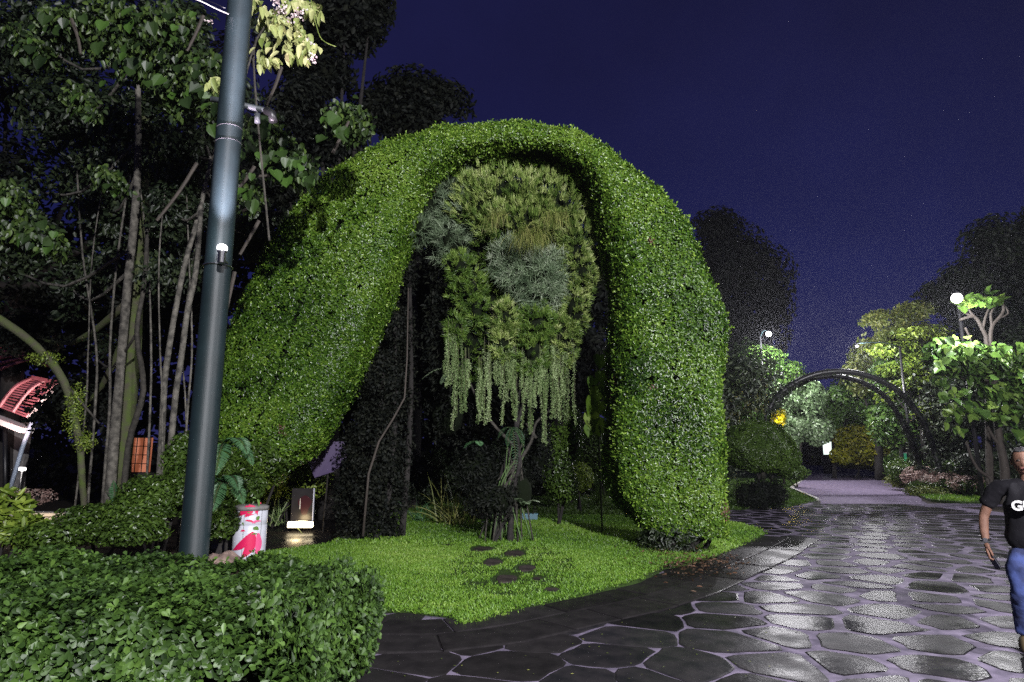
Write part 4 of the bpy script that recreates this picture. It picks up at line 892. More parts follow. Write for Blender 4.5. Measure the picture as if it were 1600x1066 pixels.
# understory seen under the arch
shrub('shrub', 'lit yellow green bush behind the white post at far left of the hollow', [pb(440, 700, 60, 45, 15), pb(400, 740, 60, 45, 14.5), pb(470, 740, 50, 40, 15)], 8000, .08, .04, M['bush_light'], seed=21)
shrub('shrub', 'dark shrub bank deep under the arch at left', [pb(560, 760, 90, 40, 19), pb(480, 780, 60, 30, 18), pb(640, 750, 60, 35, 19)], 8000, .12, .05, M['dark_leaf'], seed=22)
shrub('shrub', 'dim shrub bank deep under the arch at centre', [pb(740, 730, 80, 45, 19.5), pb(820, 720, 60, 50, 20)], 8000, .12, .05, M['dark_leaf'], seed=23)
hc = shrub('shrub', 'upright lit leafy shrub right of the hanging plants under the arch', [pb(868, 720, 22, 60, 14.8, .5), pb(880, 760, 24, 26, 14.6, .5), pb(895, 680, 16, 50, 14.8, .4)], 5000, .07, .035, M['bush_leaf'], seed=24)
shrub('shrub', 'clipped mound shrub on the lawn seen through the arch', [pb(905, 745, 22, 22, 18)], 3500, .07, .035, M['bush_light'], seed=25, gaps=0)
shrub('shrub', 'long dark clipped bush behind the lawn through the arch', [pb(950, 725, 45, 35, 24), pb(920, 700, 40, 25, 24), pb(990, 740, 40, 30, 24), pb(940, 680, 30, 20, 24)], 7000, .11, .05, M['bush_leaf'], seed=26)
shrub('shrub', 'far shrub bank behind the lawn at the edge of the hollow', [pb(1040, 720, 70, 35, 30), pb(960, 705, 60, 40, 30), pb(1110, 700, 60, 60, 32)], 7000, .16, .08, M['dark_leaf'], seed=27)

def strapplant(label, px, py, Y, n, L, m='tuft', group='strap leaved plants under the arch', w=.035):
    g0 = at(px, py, Y); root = empty('strap_plant', (g0.x, Y, 0.05), label, 'plant', group)
    d = unit(rng.normal(0, .45, (n, 3)) + [0, 0, 1]); P = np.array([g0.x, Y, .05]) + rng.normal(0, .12, (n, 3)) * [1, 1, 0]
    arcs('leaves', P, d, L * (.6 + .6 * rng.random(n)), w, 1.0, M[m], root, 6)
strapplant('tall strap leaved clump left of the stump', 695, 800, 15, 50, 1.1)
strapplant('short strap leaved clump nearer the stump', 718, 800, 14.6, 40, .9)
strapplant('strap leaved clump in the middle of the hollow', 665, 795, 15.5, 34, .7, 'fern')
strapplant('long leaved plant at the right of the hollow', 935, 760, 20, 40, 1.0, 'bush_leaf')
strapplant('cane clump beyond the red pepper post', 432, 790, 15, 26, 1.9, 'strand', w=.03)

# banana-like plant at right of the hollow
ban_me = bl_me.copy(); ban_me.materials.clear(); ban_me.materials.append(leafmat('banana_single', [(.04, .09, .008), (.08, .15, .012), (.13, .20, .02)], attr=False, rough=.6, spec=.3))
ban = empty('broad_leaved_plant', (at(938, 700, 13.5).x, 13.5, .05), 'yellow green broad leaved plant climbing inside the right leg', 'plant')
for (x, y, s, dx) in [(937, 555, .38, 0), (940, 580, .4, .2), (945, 600, .42, .2), (935, 605, .42, -.3), (950, 618, .36, .5), (928, 622, .5, -.3), (940, 628, .42, .2), (948, 640, .3, .3), (925, 645, .42, -.1), (932, 655, .45, .1), (938, 665, .3, .2), (922, 665, .3, -.2), (928, 590, .3, -.5)]:
    put_leaf(bl_me, at(x, y, 13.0), (dx, -.2, -1), (random.gauss(0, .5), -1, .3 + random.gauss(0, .4)), s * .8, ban).data = ban_me
tube('stem', smooth_path([(at(938, 700, 13.3).x, 13.3, 0), at(936, 700, 13.2), at(934, 620, 13.2), at(937, 550, 13.2)], 3), .02, M['bark_moss'], ban, 6)

# ---- left mid-ground: bushes, ferns, posts
shrub('shrub', 'bright small leaved bush left of the green pole', [pb(245, 775, 55, 36, 9.6), pb(215, 800, 50, 28, 9.3), pb(285, 725, 30, 50, 9.8), pb(300, 760, 40, 50, 9.6)], 14000, .06, .032, M['bush_leaf'], seed=31)
shrub('shrub', 'dim low bush at the far left behind the hedge', [pb(150, 810, 60, 22, 9.5), pb(90, 835, 60, 20, 9.0), pb(200, 830, 60, 20, 8.8)], 8000, .06, .03, M['bush_leaf'], seed=32)
shrub('shrub', 'leafy bush between the pole and the red pepper post', [pb(350, 810, 26, 30, 10.4, .5), pb(385, 760, 24, 28, 11.2, .5), pb(345, 740, 24, 40, 11.2, .5), pb(420, 710, 40, 30, 12, .5)], 9000, .07, .038, M['bush_leaf'], seed=33)
shrub('shrub', 'yellowish bush under the scruffy bottom of the left arch leg', [pb(405, 735, 40, 30, 12.6), pb(455, 700, 34, 26, 12.6), pb(350, 700, 36, 34, 12)], 7000, .07, .038, M['bush_light'], seed=34)
shrub('yellow_shrub', 'yellow lit croton bush at the left edge', [pb(10, 810, 30, 40, 9), pb(40, 830, 30, 16, 9)], 900, .16, .06, M['bush_light'], seed=35, core=False)
fronds('fern', 'tall pale fern just right of the green pole', at(352, 700, 9.4), [((.6, -.5, .9), .75), ((-.3, -.6, .9), .7), ((.2, -.7, .4), .85), ((.8, -.2, .5), .6), ((-.6, -.3, .3), .55)], M['fern'], group='ferns by the pole', ll=.17, lw=.016, n=44, droop=2.2)
fronds('fern', 'lower drooping fern right of the green pole', at(350, 755, 9.2), [((.5, -.5, .8), .6), ((-.2, -.7, .6), .65), ((.8, -.3, .3), .5), ((.1, -.7, .2), .6)], M['fern'], group='ferns by the pole', ll=.15, lw=.014, n=40, droop=2.2)
fronds('fern', 'small upright fern at the foot of the pale trunk', at(180, 800, 9.6), [((0, -.2, 1), .45), ((-.3, -.2, 1), .35), ((.3, -.2, 1), .35)], M['fern'], group='ferns by the pole', ll=.1, lw=.03, n=16, droop=.5)
tube_c = empty('purple_leaf_plant', (at(508, 760, 14).x, 14.0, 0), 'dusky purple banner like leaf hanging in the dark left of the hollow', 'plant')
put_leaf(bl_me, at(521, 690, 14), (-.45, -.1, -1), (.3, -1, 0), .85, tube_c)
pl_me = bl_me.copy(); pl_me.materials.clear(); pl_me.materials.append(leafmat('purple_single', [(.07, .05, .11), (.11, .08, .17)], attr=False, rough=.5))
for o in tube_c.children: o.data = pl_me
put_leaf(pl_me, at(500, 688, 14), (-.1, -.1, -1), (-.3, -1, .2), .5, tube_c)
tube('stem', smooth_path([(at(508, 760, 14.1).x, 14.1, 0), at(514, 720, 14.1), at(516, 680, 14.1)], 3), .02, M['bark_dark'], tube_c, 6)

# red pepper post
bx = gnd(388, 882); bx = Vector((at(388, 870, 10.6).x, 10.6, 0))
bin_ = empty('litter_bin', (bx.x, bx.y, 0), 'white drum shaped bin printed with red chilli peppers', 'bin')
H = at(388, 788, 10.6).z; rad = .25
lathe('drum', [(rad * .98, 0), (rad, .02), (rad, H * .62), (rad - .004, H * .625), (rad, H * .63), (rad, H - .08)], (bx.x, bx.y, 0), mat('bin_white', (.62, .63, .70), .35, noise=.12), bin_, 40)
lathe('lid', [(rad + .012, H - .085), (rad + .014, H - .03), (rad * .8, H - .005), (.02, H)], (bx.x, bx.y, 0), mat('bin_lid', (.22, .21, .20), .5, noise=.4), bin_, 40)
def decal(name, poly, m, off=.004):
    """poly in (arc metres from the side facing the camera, height metres), wrapped on the drum"""
    bm = bmesh.new(); f = bm.faces.new([bm.verts.new((p[0], 0, p[1])) for p in poly]); bmesh.ops.triangulate(bm, faces=[f]); bmesh.ops.subdivide_edges(bm, edges=bm.edges[:], cuts=2, use_grid_fill=True)
    a0 = math.atan2(-bx.y, -bx.x)
    for v in bm.verts:
        a = a0 + v.co.x / rad; z = v.co.z; v.co = Vector((bx.x + (rad + off) * math.cos(a), bx.y + (rad + off) * math.sin(a), z))
    bmesh.ops.recalc_face_normals(bm, faces=bm.faces); return from_bm(name, bm, m, bin_)
red = mat('print_red', (.62, .012, .09), .4); grn = mat('print_green', (.10, .20, .03), .45); pnk = mat('print_pink', (.75, .10, .25), .4)
def pepper(cx, cz, L, w, ang, m, off=.004):
    pts = []
    for u in np.linspace(0, 1, 7): pts.append((u * L, w * math.sin(math.pi * (u * .85 + .12)) * .5 + .12 * L * math.sin(u * 3)))
    for u in np.linspace(1, 0, 7): pts.append((u * L, -w * math.sin(math.pi * (u * .85 + .12)) * .5 + .12 * L * math.sin(u * 3)))
    c, s = math.cos(ang), math.sin(ang); decal('pepper', [(cx + a * c - b * s, cz + a * s + b * c) for a, b in pts], m, off)
pepper(.05, .42, .42, .15, R(-112), red); pepper(.12, .40, .36, .11, R(-95), pnk, .006); pepper(.02, .40, .38, .12, R(-140), red, .008); pepper(-.02, .84, .2, .11, R(-110), red); pepper(-.06, .82, .22, .09, R(-140), red, .006); pepper(.0, .83, .18, .05, R(-60), red, .006)
pepper(-.08, .60, .16, .03, R(-20), red); pepper(.02, .56, .14, .035, R(8), pnk, .006); pepper(.05, .70, .1, .02, R(30), red); pepper(-.05, .66, .1, .018, R(15), red); pepper(-.14, .44, .07, .03, R(0), red); pepper(.12, .87, .03, .02, R(-60), red); pepper(-.13, .57, .05, .02, R(-60), grn)
pepper(.04, .48, .09, .06, R(-15), grn, .010); pepper(.09, .60, .07, .06, R(60), grn, .010); pepper(.08, .92, .12, .04, R(-80), grn); pepper(.0, .95, .06, .02, R(-20), grn); pepper(-.06, .72, .05, .02, R(-15), grn); pepper(.02, .39, .1, .02, R(-5), grn, .012)
for k_ in (.17, -.1): tube('seam', [(bx.x + (rad + .001) * math.cos(math.atan2(-bx.y, -bx.x) + k_ / rad), bx.y + (rad + .001) * math.sin(math.atan2(-bx.y, -bx.x) + k_ / rad), z) for z in (.02, H - .09)], .004, bpy.data.materials['bin_lid'], bin_, 5)
# flat pinkish rock
rk = gnd(350, 876); bm = bmesh.new(); bmesh.ops.create_icosphere(bm, subdivisions=3, radius=1)
for v in bm.verts: v.co = Vector((v.co.x * .24 * (1 + .15 * math.sin(v.co.y * 5)), v.co.y * .2, max(v.co.z, -.2) * .11 * (1 + .3 * math.sin(v.co.x * 6))))
ro = from_bm('rock', bm, mat('rock_pink', (.34, .24, .20), .8, noise=.5, bump=.5)); ro.location = (at(350, 866, 9.6).x, 9.6, .12); tag(ro, 'flat pinkish rock at the foot of the red pepper bin', 'rock')

# glass sign with glowing foot light
sg = at(470, 832, 14.2); sx, sy = sg.x, 14.2
sign = empty('garden_sign', (sx, sy, 0), 'dark upright glass sign with a bright light strip at its foot', 'sign')
zt = at(470, 763, 14.2).z; wq = .46
boxobj('panel', (sx, sy, (zt + .22) / 2), (wq, .05, zt - .22), mat('sign_glass', (.03, .028, .03), .3, noise=.4, nscale=4), sign)
boxobj('edge_strip', (sx + wq / 2 + .012, sy - .005, (zt + .22) / 2), (.018, .06, zt - .22), mat('edge_steel', (.6, .62, .72), .25), sign)
bm = bmesh.new(); r_ = .13; f = bm.faces.new([bm.verts.new((sx + .06 + r_ * math.cos(a) * (1 + .3 * math.sin(3 * a)), sy - .029, .55 + r_ * 1.6 * math.sin(a))) for a in np.linspace(0, 6.28, 18)[:-1]]); bmesh.ops.recalc_face_normals(bm, faces=bm.faces); from_bm('red_print', bm, mat('sign_red', (.035, .005, .009), .4), sign)
boxobj('print_line', (sx - .04, sy - .028, .58), (.012, .004, .22), M['white_paint'], sign, bev=0)
warm = bpy.data.materials.new('warm_glow'); warm.use_nodes = True; w_ = warm.node_tree.nodes['Principled BSDF']; w_.inputs['Emission Color'].default_value = (1, .82, .5, 1); w_.inputs['Emission Strength'].default_value = 7
boxobj('foot_light', (sx, sy - .06, .15), (.52, .12, .12), warm, sign, bev=.01)
boxobj('foot_cap', (sx, sy - .05, .225), (.50, .15, .02), M['steel'], sign, bev=.003)
fl = bpy.data.lights.new('foot_lamp', 'POINT'); fl.energy = 7; fl.color = (1, .75, .4); fl.shadow_soft_size = .1; fo = bpy.data.objects.new('foot_lamp', fl); C.objects.link(fo); fo.location = (sx, sy - .30, .25)
# dark wet side path there
dp = [gnd(*p) for p in [(330, 893), (520, 858), (560, 820), (600, 800), (470, 800), (330, 835)]]
tag(sheet('side_path', [(p.x, p.y) for p in dp], M['wet_slab'], z=.0, depth=.03), 'dark wet side path behind the bin', None, kind='structure')

# pavilion roof at far left
pv_pts = Vector((at(20, 740, 17).x, 17, 0)); pav = empty('pavilion', (pv_pts.x, 17, 0), 'garden pavilion with a curved pink lit slatted roof at the left edge', 'pavilion')
pk = mat('pavilion_red', (.42, .13, .15), .45, noise=.2); pw = mat('pavilion_white', (.75, .68, .66), .5); pgy = mat('pavilion_wall', (.20, .19, .18), .8, noise=.3)
curve_px = [(-70, 700), (-30, 668), (0, 640), (25, 612), (55, 594), (92, 594)]
# curved roof panel: two side rails, cross slats
railA = smooth_path([at(x, y, 16.2) for x, y in [(0, 636), (12, 618), (28, 602), (52, 590)]], 5); railB = smooth_path([at(x, y, 16.0) for x, y in [(42, 652), (60, 628), (76, 610), (92, 598)]], 5); railM = [(a + b2) / 2 for a, b2 in zip(railA, railB)]
for rl in (railA, railB, railM): tube('rail', rl, .045, pk, pav, 6, smooth=False)
for i, (a, b2) in enumerate(zip(railA, railB)):
    if i % 1 == 0:
        d = b2 - a; boxobj('slat', (a + b2) / 2 + Vector((0, .05, 0)), (d.length, .05, .035), pk, pav, d.to_track_quat('X', 'Z').to_matrix(), bev=0)
        if i < len(railA) - 1:
            a2 = (a + railA[i + 1]) / 2; b3 = (b2 + railB[i + 1]) / 2
# end and top plates
d = railB[0] - railA[0]; boxobj('fascia', (railA[0] + railB[0]) / 2 + Vector((-.55, .05, -.12)), (d.length + 1.5, .35, .13), pw, pav, (d * 1).to_track_quat('X', 'Z').to_matrix(), bev=.01)
d = railB[-1] - railA[-1]; boxobj('top_rail', (railA[-1] + railB[-1]) / 2, (d.length, .12, .09), pk, pav, d.to_track_quat('X', 'Z').to_matrix(), bev=0)
tube('edge_beam', [p + Vector((.06, 0, -.04)) for p in railB], .05, pw, pav, 6)
for k_ in range(6):
    o0 = 14 * k_; tube('rafter', smooth_path([at(-40, 596 - o0 * .9, 17.4 + .1 * k_), at(5, 575 - o0 * .6, 17.4), at(50, 562 - o0 * .25, 17.5), at(82 - k_ * 6, 575 - k_ * 5, 17.6)], 4), [.055, .03], pk, pav, 6)
boxobj('roof_sheet', tuple(at(-20, 600, 18.2)), (2.0, .08, 1.0), mat('roof_dark', (.03, .015, .018), .8), pav)
boxobj('back_wall', (at(-10, 720, 18).x, 18.0, 1.2), (1.8, .15, 2.6), pgy, pav)
tube('post', [at(50, 660, 15.8), at(35, 700, 15.8), at(14, 770, 15.8)], .05, mat('post_blue', (.25, .30, .38), .5), pav, 8)
tube('post', [at(8, 660, 16.5), at(8, 800, 16.5)], .05, M['black_metal'], pav, 8)
def glow_light(name, label, p, r, watts, col=(1, .93, .9), es=18):
    root = empty(name, p, label, 'lamp'); m = bpy.data.materials.new('glow'); m.use_nodes = True; q = m.node_tree.nodes['Principled BSDF']; q.inputs['Emission Color'].default_value = (*col, 1); q.inputs['Emission Strength'].default_value = es
    lathe('glass', [(r * .4, -r * .6), (r, -r * .3), (r, r * .3), (r * .4, r * .6)], p, m, root, 14)
    lathe('cap', [(r * 1.15, r * .55), (r * .9, r * .9), (r * .2, r * 1.1)], p, M['black_metal'], root, 14)
    tube('rod', [Vector(p) + Vector((0, 0, -.5 * r)), Vector((p[0], p[1], 0))], r * .25, M['black_metal'], root, 7)
    l_ = bpy.data.lights.new('garden_glow', 'POINT'); l_.energy = watts; l_.color = col; l_.shadow_soft_size = r; lo = bpy.data.objects.new('garden_glow', l_); C.objects.link(lo); lo.location = Vector(p) + Vector((0, -r * 2.2, .0)); return root
glow_light('garden_lamp', 'small round white lamp glowing below the pink roof', at(35, 733, 15.2), .07, 16)
rl_ = bpy.data.lights.new('roof_lamp', 'SPOT'); rl_.energy = 230; rl_.spot_size = R(85); rl_.spot_blend = .6; rl_.color = (1, .72, .68); rl_.shadow_soft_size = .08; ro_ = bpy.data.objects.new('roof_lamp', rl_); C.objects.link(ro_); ro_.location = at(20, 690, 15.0); ro_.rotation_euler = (Vector(at(30, 600, 16.6)) - ro_.location).to_track_quat('-Z', 'Y').to_euler()
# stone bench below it
bn = empty('bench', (at(60, 815, 13.5).x, 13.5, 0), 'pale stone bench or low table at far left behind the hedge', 'bench')
boxobj('seat', (at(60, 803, 13.5).x, 13.5, at(60, 803, 13.5).z), (1.5, .4, .07), mat('bench_stone', (.3, .28, .25), .7), bn, bev=.01)
for xx in (20, 85): boxobj('leg', (at(xx, 815, 13.5).x, 13.5, at(60, 803, 13.5).z / 2 - .02), (.22, .3, at(60, 803, 13.5).z - .07), bpy.data.materials['bench_stone'], bn, bev=.01)
bl_ = bpy.data.lights.new('bench_lamp', 'POINT'); bl_.energy = 9; bl_.color = (1, .75, .5); bo = bpy.data.objects.new('bench_lamp', bl_); C.objects.link(bo); bo.location = (at(55, 815, 13).x, 13.0, .35); bl_.shadow_soft_size = .05
shrub('flower_bed', 'small pale pink flowers along the back of the bench', [pb(50, 775, 40, 12, 14.5, .3)], 350, .06, .04, M['pink_white'], seed=41, core=False, cat='flowers')
# orange lantern wall among the trunks
lt = empty('lantern', (at(221, 735, 16).x, 16, 0), 'orange glowing lantern panel between the tree trunks', 'lantern')
om = bpy.data.materials.new('orange_glow'); om.use_nodes = True; q = om.node_tree.nodes['Principled BSDF']; q.inputs['Base Color'].default_value = (.5, .2, .12, 1); q.inputs['Emission Color'].default_value = (1, .28, .12, 1); q.inputs['Emission Strength'].default_value = .2
z0, z1 = at(221, 738, 16).z, at(221, 684, 16).z
boxobj('panel', (at(221, 700, 16).x, 16, (z0 + z1) / 2), (.5, .08, z1 - z0), om, lt)
for k_ in range(5): boxobj('bar', (at(221, 700, 16).x, 15.94, z0 + (z1 - z0) * k_ / 4), (.52, .03, .014), M['bark_dark'], lt, bev=0)
for k_ in range(4): boxobj('bar', (at(221, 700, 16).x - .25 + k_ * .166, 15.94, (z0 + z1) / 2), (.014, .02, z1 - z0), M['bark_dark'], lt, bev=0)
boxobj('plinth', (at(221, 700, 16).x, 16, z0 / 2), (.6, .3, z0 - .02), M['bark_dark'], lt)

# dense dark wood behind everything on the left (a mass nobody could count)
P = np.column_stack([rng.uniform(-46, 3, 42000), rng.uniform(24, 30, 42000), rng.uniform(0, 1, 42000)]); hh = 8.5 + 2.5 * np.sin(P[:, 0] * .35) + 1.5 * np.sin(P[:, 0] * 1.3) + np.interp(P[:, 0], [-40, -12, 0, 3], [7, 6, -1.0, -4]); P[:, 2] *= np.maximum(hh, 1)
n = len(P); tag(leaves('woodland', P, rng.normal(0, 1, (n, 3)) + [0, 0, -.4], rng.normal(0, .6, (n, 3)) + [0, -1, .3], .42 * (.5 + rng.random(n)), .24, 'oval', M['black_leaf']), 'dark mass of woodland closing the view behind the arch', 'woodland', kind='stuff')

# ------------------------------------------------------------ right-hand background
# round clipped bush with a dark hollow underside
rb = shrub('topiary_bush', 'rounded clipped umbrella bush beside the right leg of the arch', [(at(1185, 698, 20), (1.0, .95, .78)), (at(1222, 712, 20.4), (.5, .6, .6))], 30000, .06, .03, M['bush_leaf'], seed=51, gaps=0, shell=.93, cat='bush', cs=.86)
rbd = [((at(1185, 725, 20).x + dx, 20 + dy, .45), (.35, .35, .5)) for dx, dy in ((-.45, 0), (.1, .2), (.5, 0), (-.1, -.2))]
shrub('underplanting', 'dark scrubby stems in the shade beneath the umbrella bush', rbd, 5000, .07, .03, M['black_leaf'], seed=52, cat='shrub')
shrub('shrub', 'low dark hedge end behind the umbrella bush by the road', [pb(1240, 738, 22, 12, 33), pb(1225, 730, 20, 12, 33)], 2500, .12, .06, M['bush_leaf'], seed=53)
bt = tree('bright_tree', 'bright pale leaved tree left of the glowing sign', (at(1245, 715, 40).x, 40), [(1250, 700, 40), (1255, 660, 40)], [.12, .08], [pb(1260, 620, 30, 34, 40), pb(1240, 650, 30, 30, 40), pb(1275, 670, 26, 24, 40), pb(1230, 680, 22, 22, 40), pb(1215, 625, 22, 30, 40)], 9000, .24, .15, M['pale_leaf'], gaps=.25, seed=54)
tree('leafy_tree', 'leafy tree lit from above under the farther street lamp', (at(1190, 715, 41).x, 41), [(1192, 660, 41), (1195, 600, 41)], [.16, .1], [pb(1190, 560, 36, 22, 41), pb(1225, 585, 36, 24, 41), pb(1180, 600, 40, 30, 41), pb(1210, 630, 36, 28, 41), pb(1170, 640, 30, 30, 41), pb(1245, 600, 24, 18, 41)], 11000, .22, .13, M['tree_leaf'], gaps=.3, seed=55)
shrub('yellow_bush', 'yellow green glowing bush right of the lit sign', [pb(1335, 688, 30, 24, 41), pb(1352, 705, 34, 20, 41), pb(1368, 690, 22, 20, 41), pb(1318, 712, 20, 12, 41)], 6000, .22, .12, M['yellow_leaf'], seed=56)
shrub('shrub', 'olive bushes along the far bend of the road', [pb(1300, 712, 30, 12, 52), pb(1345, 722, 34, 9, 44), pb(1390, 715, 26, 18, 42)], 5000, .26, .14, M['bush_light'], seed=57)
bgtree('dark tree closing the far end of the road left of the lit sign', 1270, 66, [pb(1250, 640, 50, 60, 66), pb(1310, 660, 40, 50, 66), pb(1290, 700, 60, 30, 66), pb(1370, 690, 60, 40, 66)], 9000, .5, m='dark_leaf', seed=83, gaps=.1, group='trees along the far road')
bgtree('mottled tree in the middle of the far bank', 1360, 52, [pb(1340, 620, 40, 44, 52), pb(1380, 600, 50, 50, 52), pb(1310, 650, 30, 34, 52), pb(1400, 650, 40, 44, 52)], 12000, .34, m='tree_leaf', seed=58, gaps=.25, group='trees along the far road')
bgtree('reddish brown leaved tree over the top of the metal arch', 1370, 40, [pb(1360, 560, 34, 34, 40), pb(1400, 580, 40, 40, 40), pb(1340, 590, 26, 30, 40)], 9000, .26, m='autumn', seed=59, gaps=.45, group='trees along the far road')
bgtree('feathery yellowish tree crown left of the nearer street lamp', 1410, 34, [pb(1385, 500, 40, 18, 34), pb(1430, 485, 34, 16, 34), pb(1400, 525, 44, 18, 34), pb(1370, 530, 26, 16, 34), pb(1440, 520, 30, 18, 34)], 8000, .20, m='autumn', seed=60, gaps=.45, group='trees along the far road')
bgtree('open layered tree with pale lit leaf tiers over the metal arch', 1440, 31.5, [pb(1395, 545, 40, 12, 31.5), pb(1440, 520, 44, 12, 31.5), pb(1410, 575, 40, 12, 31.5), pb(1455, 560, 40, 12, 31), pb(1435, 600, 44, 12, 31), pb(1480, 590, 36, 12, 30.5), pb(1400, 620, 34, 12, 32), pb(1450, 640, 40, 14, 31), pb(1490, 625, 30, 12, 30.5)], 9000, .20, m='bush_light', seed=84, gaps=.4, group='trees along the far road', tw=.14)
bgtree('lit leafy tree framed inside the metal arch', 1300, 42, [pb(1310, 630, 30, 30, 42), pb(1345, 640, 30, 26, 42), pb(1290, 660, 26, 20, 42), pb(1380, 660, 26, 30, 41)], 7000, .24, m='tree_leaf', seed=85, gaps=.3, group='trees along the far road', tw=.14)
bgtree('dark glossy tree behind the right leg of the metal arch', 1420, 33, [pb(1410, 590, 50, 44, 33), pb(1440, 640, 50, 50, 33), pb(1390, 660, 34, 40, 33), pb(1480, 660, 50, 50, 33), pb(1420, 560, 50, 30, 33)], 13000, .24, m='tree_leaf', seed=61, gaps=.35, group='trees along the far road')
bgtree('tall dim tree at the right edge behind the street lamp', 1560, 48, [pb(1560, 380, 60, 50, 48), pb(1600, 430, 60, 60, 48), pb(1520, 440, 60, 40, 48), pb(1480, 460, 50, 30, 48), pb(1640, 380, 60, 80, 48), pb(1560, 500, 90, 50, 48)], 18000, .4, m='dark_leaf', seed=62, gaps=.2, group='trees along the far road')
bgtree('dark tree filling the bank behind the big leaved tree', 1540, 30, [pb(1540, 600, 70, 60, 30), pb(1500, 640, 60, 60, 30), pb(1580, 650, 60, 60, 30), pb(1610, 560, 50, 60, 30), pb(1480, 590, 50, 40, 30)], 14000, .22, m='dark_leaf', seed=63, gaps=.15, group='trees along the far road')
# big leaved tree in front with individually built leaves
bt2 = tree('large_leaved_tree', 'bright tree with large light green leaves at the right behind the man', (at(1565, 760, 22).x, 22), [(1570, 735, 22), (1562, 690, 22), (1556, 640, 22), (1552, 600, 22)], [.16, .13, .10, .08], [pb(1510, 560, 44, 26, 22), pb(1570, 560, 40, 30, 22), pb(1530, 620, 44, 24, 22), pb(1500, 590, 40, 24, 22.4), pb(1590, 620, 36, 30, 22), pb(1480, 550, 34, 24, 22.6)], 4200, .26, .15, M['tree_leaf'], gaps=.4, seed=64, bark='twig', tpl='ovate')
bl2 = bl_me.copy(); bl2.materials.clear(); bl2.materials.append(M['tree_big_leaf'])
for (cx, cy, rx, ry, k) in [(1505, 540, 34, 14, 34), (1530, 560, 26, 14, 24), (1575, 555, 22, 18, 24), (1590, 590, 14, 26, 22), (1490, 615, 20, 10, 18), (1545, 610, 26, 16, 34), (1510, 640, 30, 14, 30), (1570, 650, 26, 10, 26), (1590, 680, 14, 10, 16), (1545, 640, 22, 12, 20), (1500, 675, 10, 12, 6), (1475, 560, 20, 16, 16), (1530, 470, 30, 6, 16)]:
    for i in range(k):
        put_leaf(bl2, at(cx + random.gauss(0, rx * .6), cy + random.gauss(0, ry * .6), random.uniform(21, 22.4)), (random.gauss(0, .7), random.gauss(-.3, .4), -.7 + random.gauss(0, .3)), (random.gauss(0, .4), -.7, 1 + random.gauss(0, .3)), random.uniform(.20, .32), bt2)
for pts in ([(1548, 765), (1548, 748), (1530, 735), (1518, 715), (1510, 690)], [(1565, 700), (1550, 680), (1540, 660)]):
    tube('branch', smooth_path([at(x, y, 22) for x, y in pts], 3), [.06, .04], M['twig'], bt2, 7)
# frangipani with bare forked branches
fr_ = empty('frangipani', (at(1545, 700, 22.6).x, 22.6, 0), 'bare forked frangipani branches rising under the nearer street lamp', 'tree')
bm = bmesh.new()
for pts, w0 in (([(1545, 760), (1543, 640), (1542, 540), (1535, 515), (1522, 495), (1500, 500)], .09), ([(1548, 760), (1548, 620), (1547, 540), (1550, 510), (1560, 498), (1568, 485), (1566, 470)], .08), ([(1535, 515), (1540, 495), (1545, 482)], .05), ([(1550, 510), (1548, 490), (1556, 478)], .05), ([(1522, 495), (1512, 480), (1520, 470)], .04), ([(1522, 495), (1505, 488), (1498, 478)], .04), ([(1560, 498), (1575, 490), (1570, 478)], .035), ([(1508, 512), (1516, 530), (1520, 545)], .04)):
    tube('', smooth_path([at(x, y, 22.6) for x, y in pts], 3), [w0, w0 * .5], None, bm=bm, sides=7)
from_bm('branches', bm, M['twig'], fr_)
for (x, y) in [(1528, 465), (1548, 470), (1556, 475), (1533, 472), (1512, 470), (1500, 478), (1560, 470), (1520, 468), (1545, 462)]:
    for i in range(4): put_leaf(bl2, at(x + random.gauss(0, 4), y + random.gauss(0, 2), 22.6), (random.gauss(0, 1), -.3, random.gauss(.1, .4)), (0, -.4, 1), .34, fr_)
# bed of low plants
shrub('flower_bed', 'white flowered low plants at the foot of the right bank', [pb(1470, 750, 34, 14, 27), pb(1510, 755, 30, 12, 25.5), pb(1440, 745, 30, 16, 29)], 3800, .10, .06, M['pink_white'], seed=71, gaps=.5, cat='flowers', core=False)
shrub('shrub', 'low leafy ground shrubs under the metal arch leg', [pb(1420, 735, 34, 18, 30), pb(1465, 760, 40, 12, 27), pb(1520, 762, 34, 12, 25.5), pb(1500, 740, 40, 20, 28)], 7000, .13, .06, M['bush_leaf'], seed=72, gaps=.2)
shrub('shrub', 'green bush beside the green marker post', [pb(1408, 725, 24, 20, 36), pb(1430, 715, 24, 20, 36)], 4000, .18, .09, M['tree_leaf'], seed=73)
shrub('shrub', 'brown red low foliage at the kerb below the metal arch', [pb(1450, 768, 34, 9, 26.5), pb(1400, 752, 20, 10, 31)], 2400, .10, .05, M['autumn'], seed=74, core=False)
shrub('shrub', 'dark understorey behind the flower bed at right', [pb(1540, 730, 60, 30, 27), pb(1600, 740, 60, 34, 27), pb(1480, 710, 50, 34, 31), pb(1660, 720, 80, 60, 27)], 9000, .16, .08, M['dark_leaf'], seed=75)

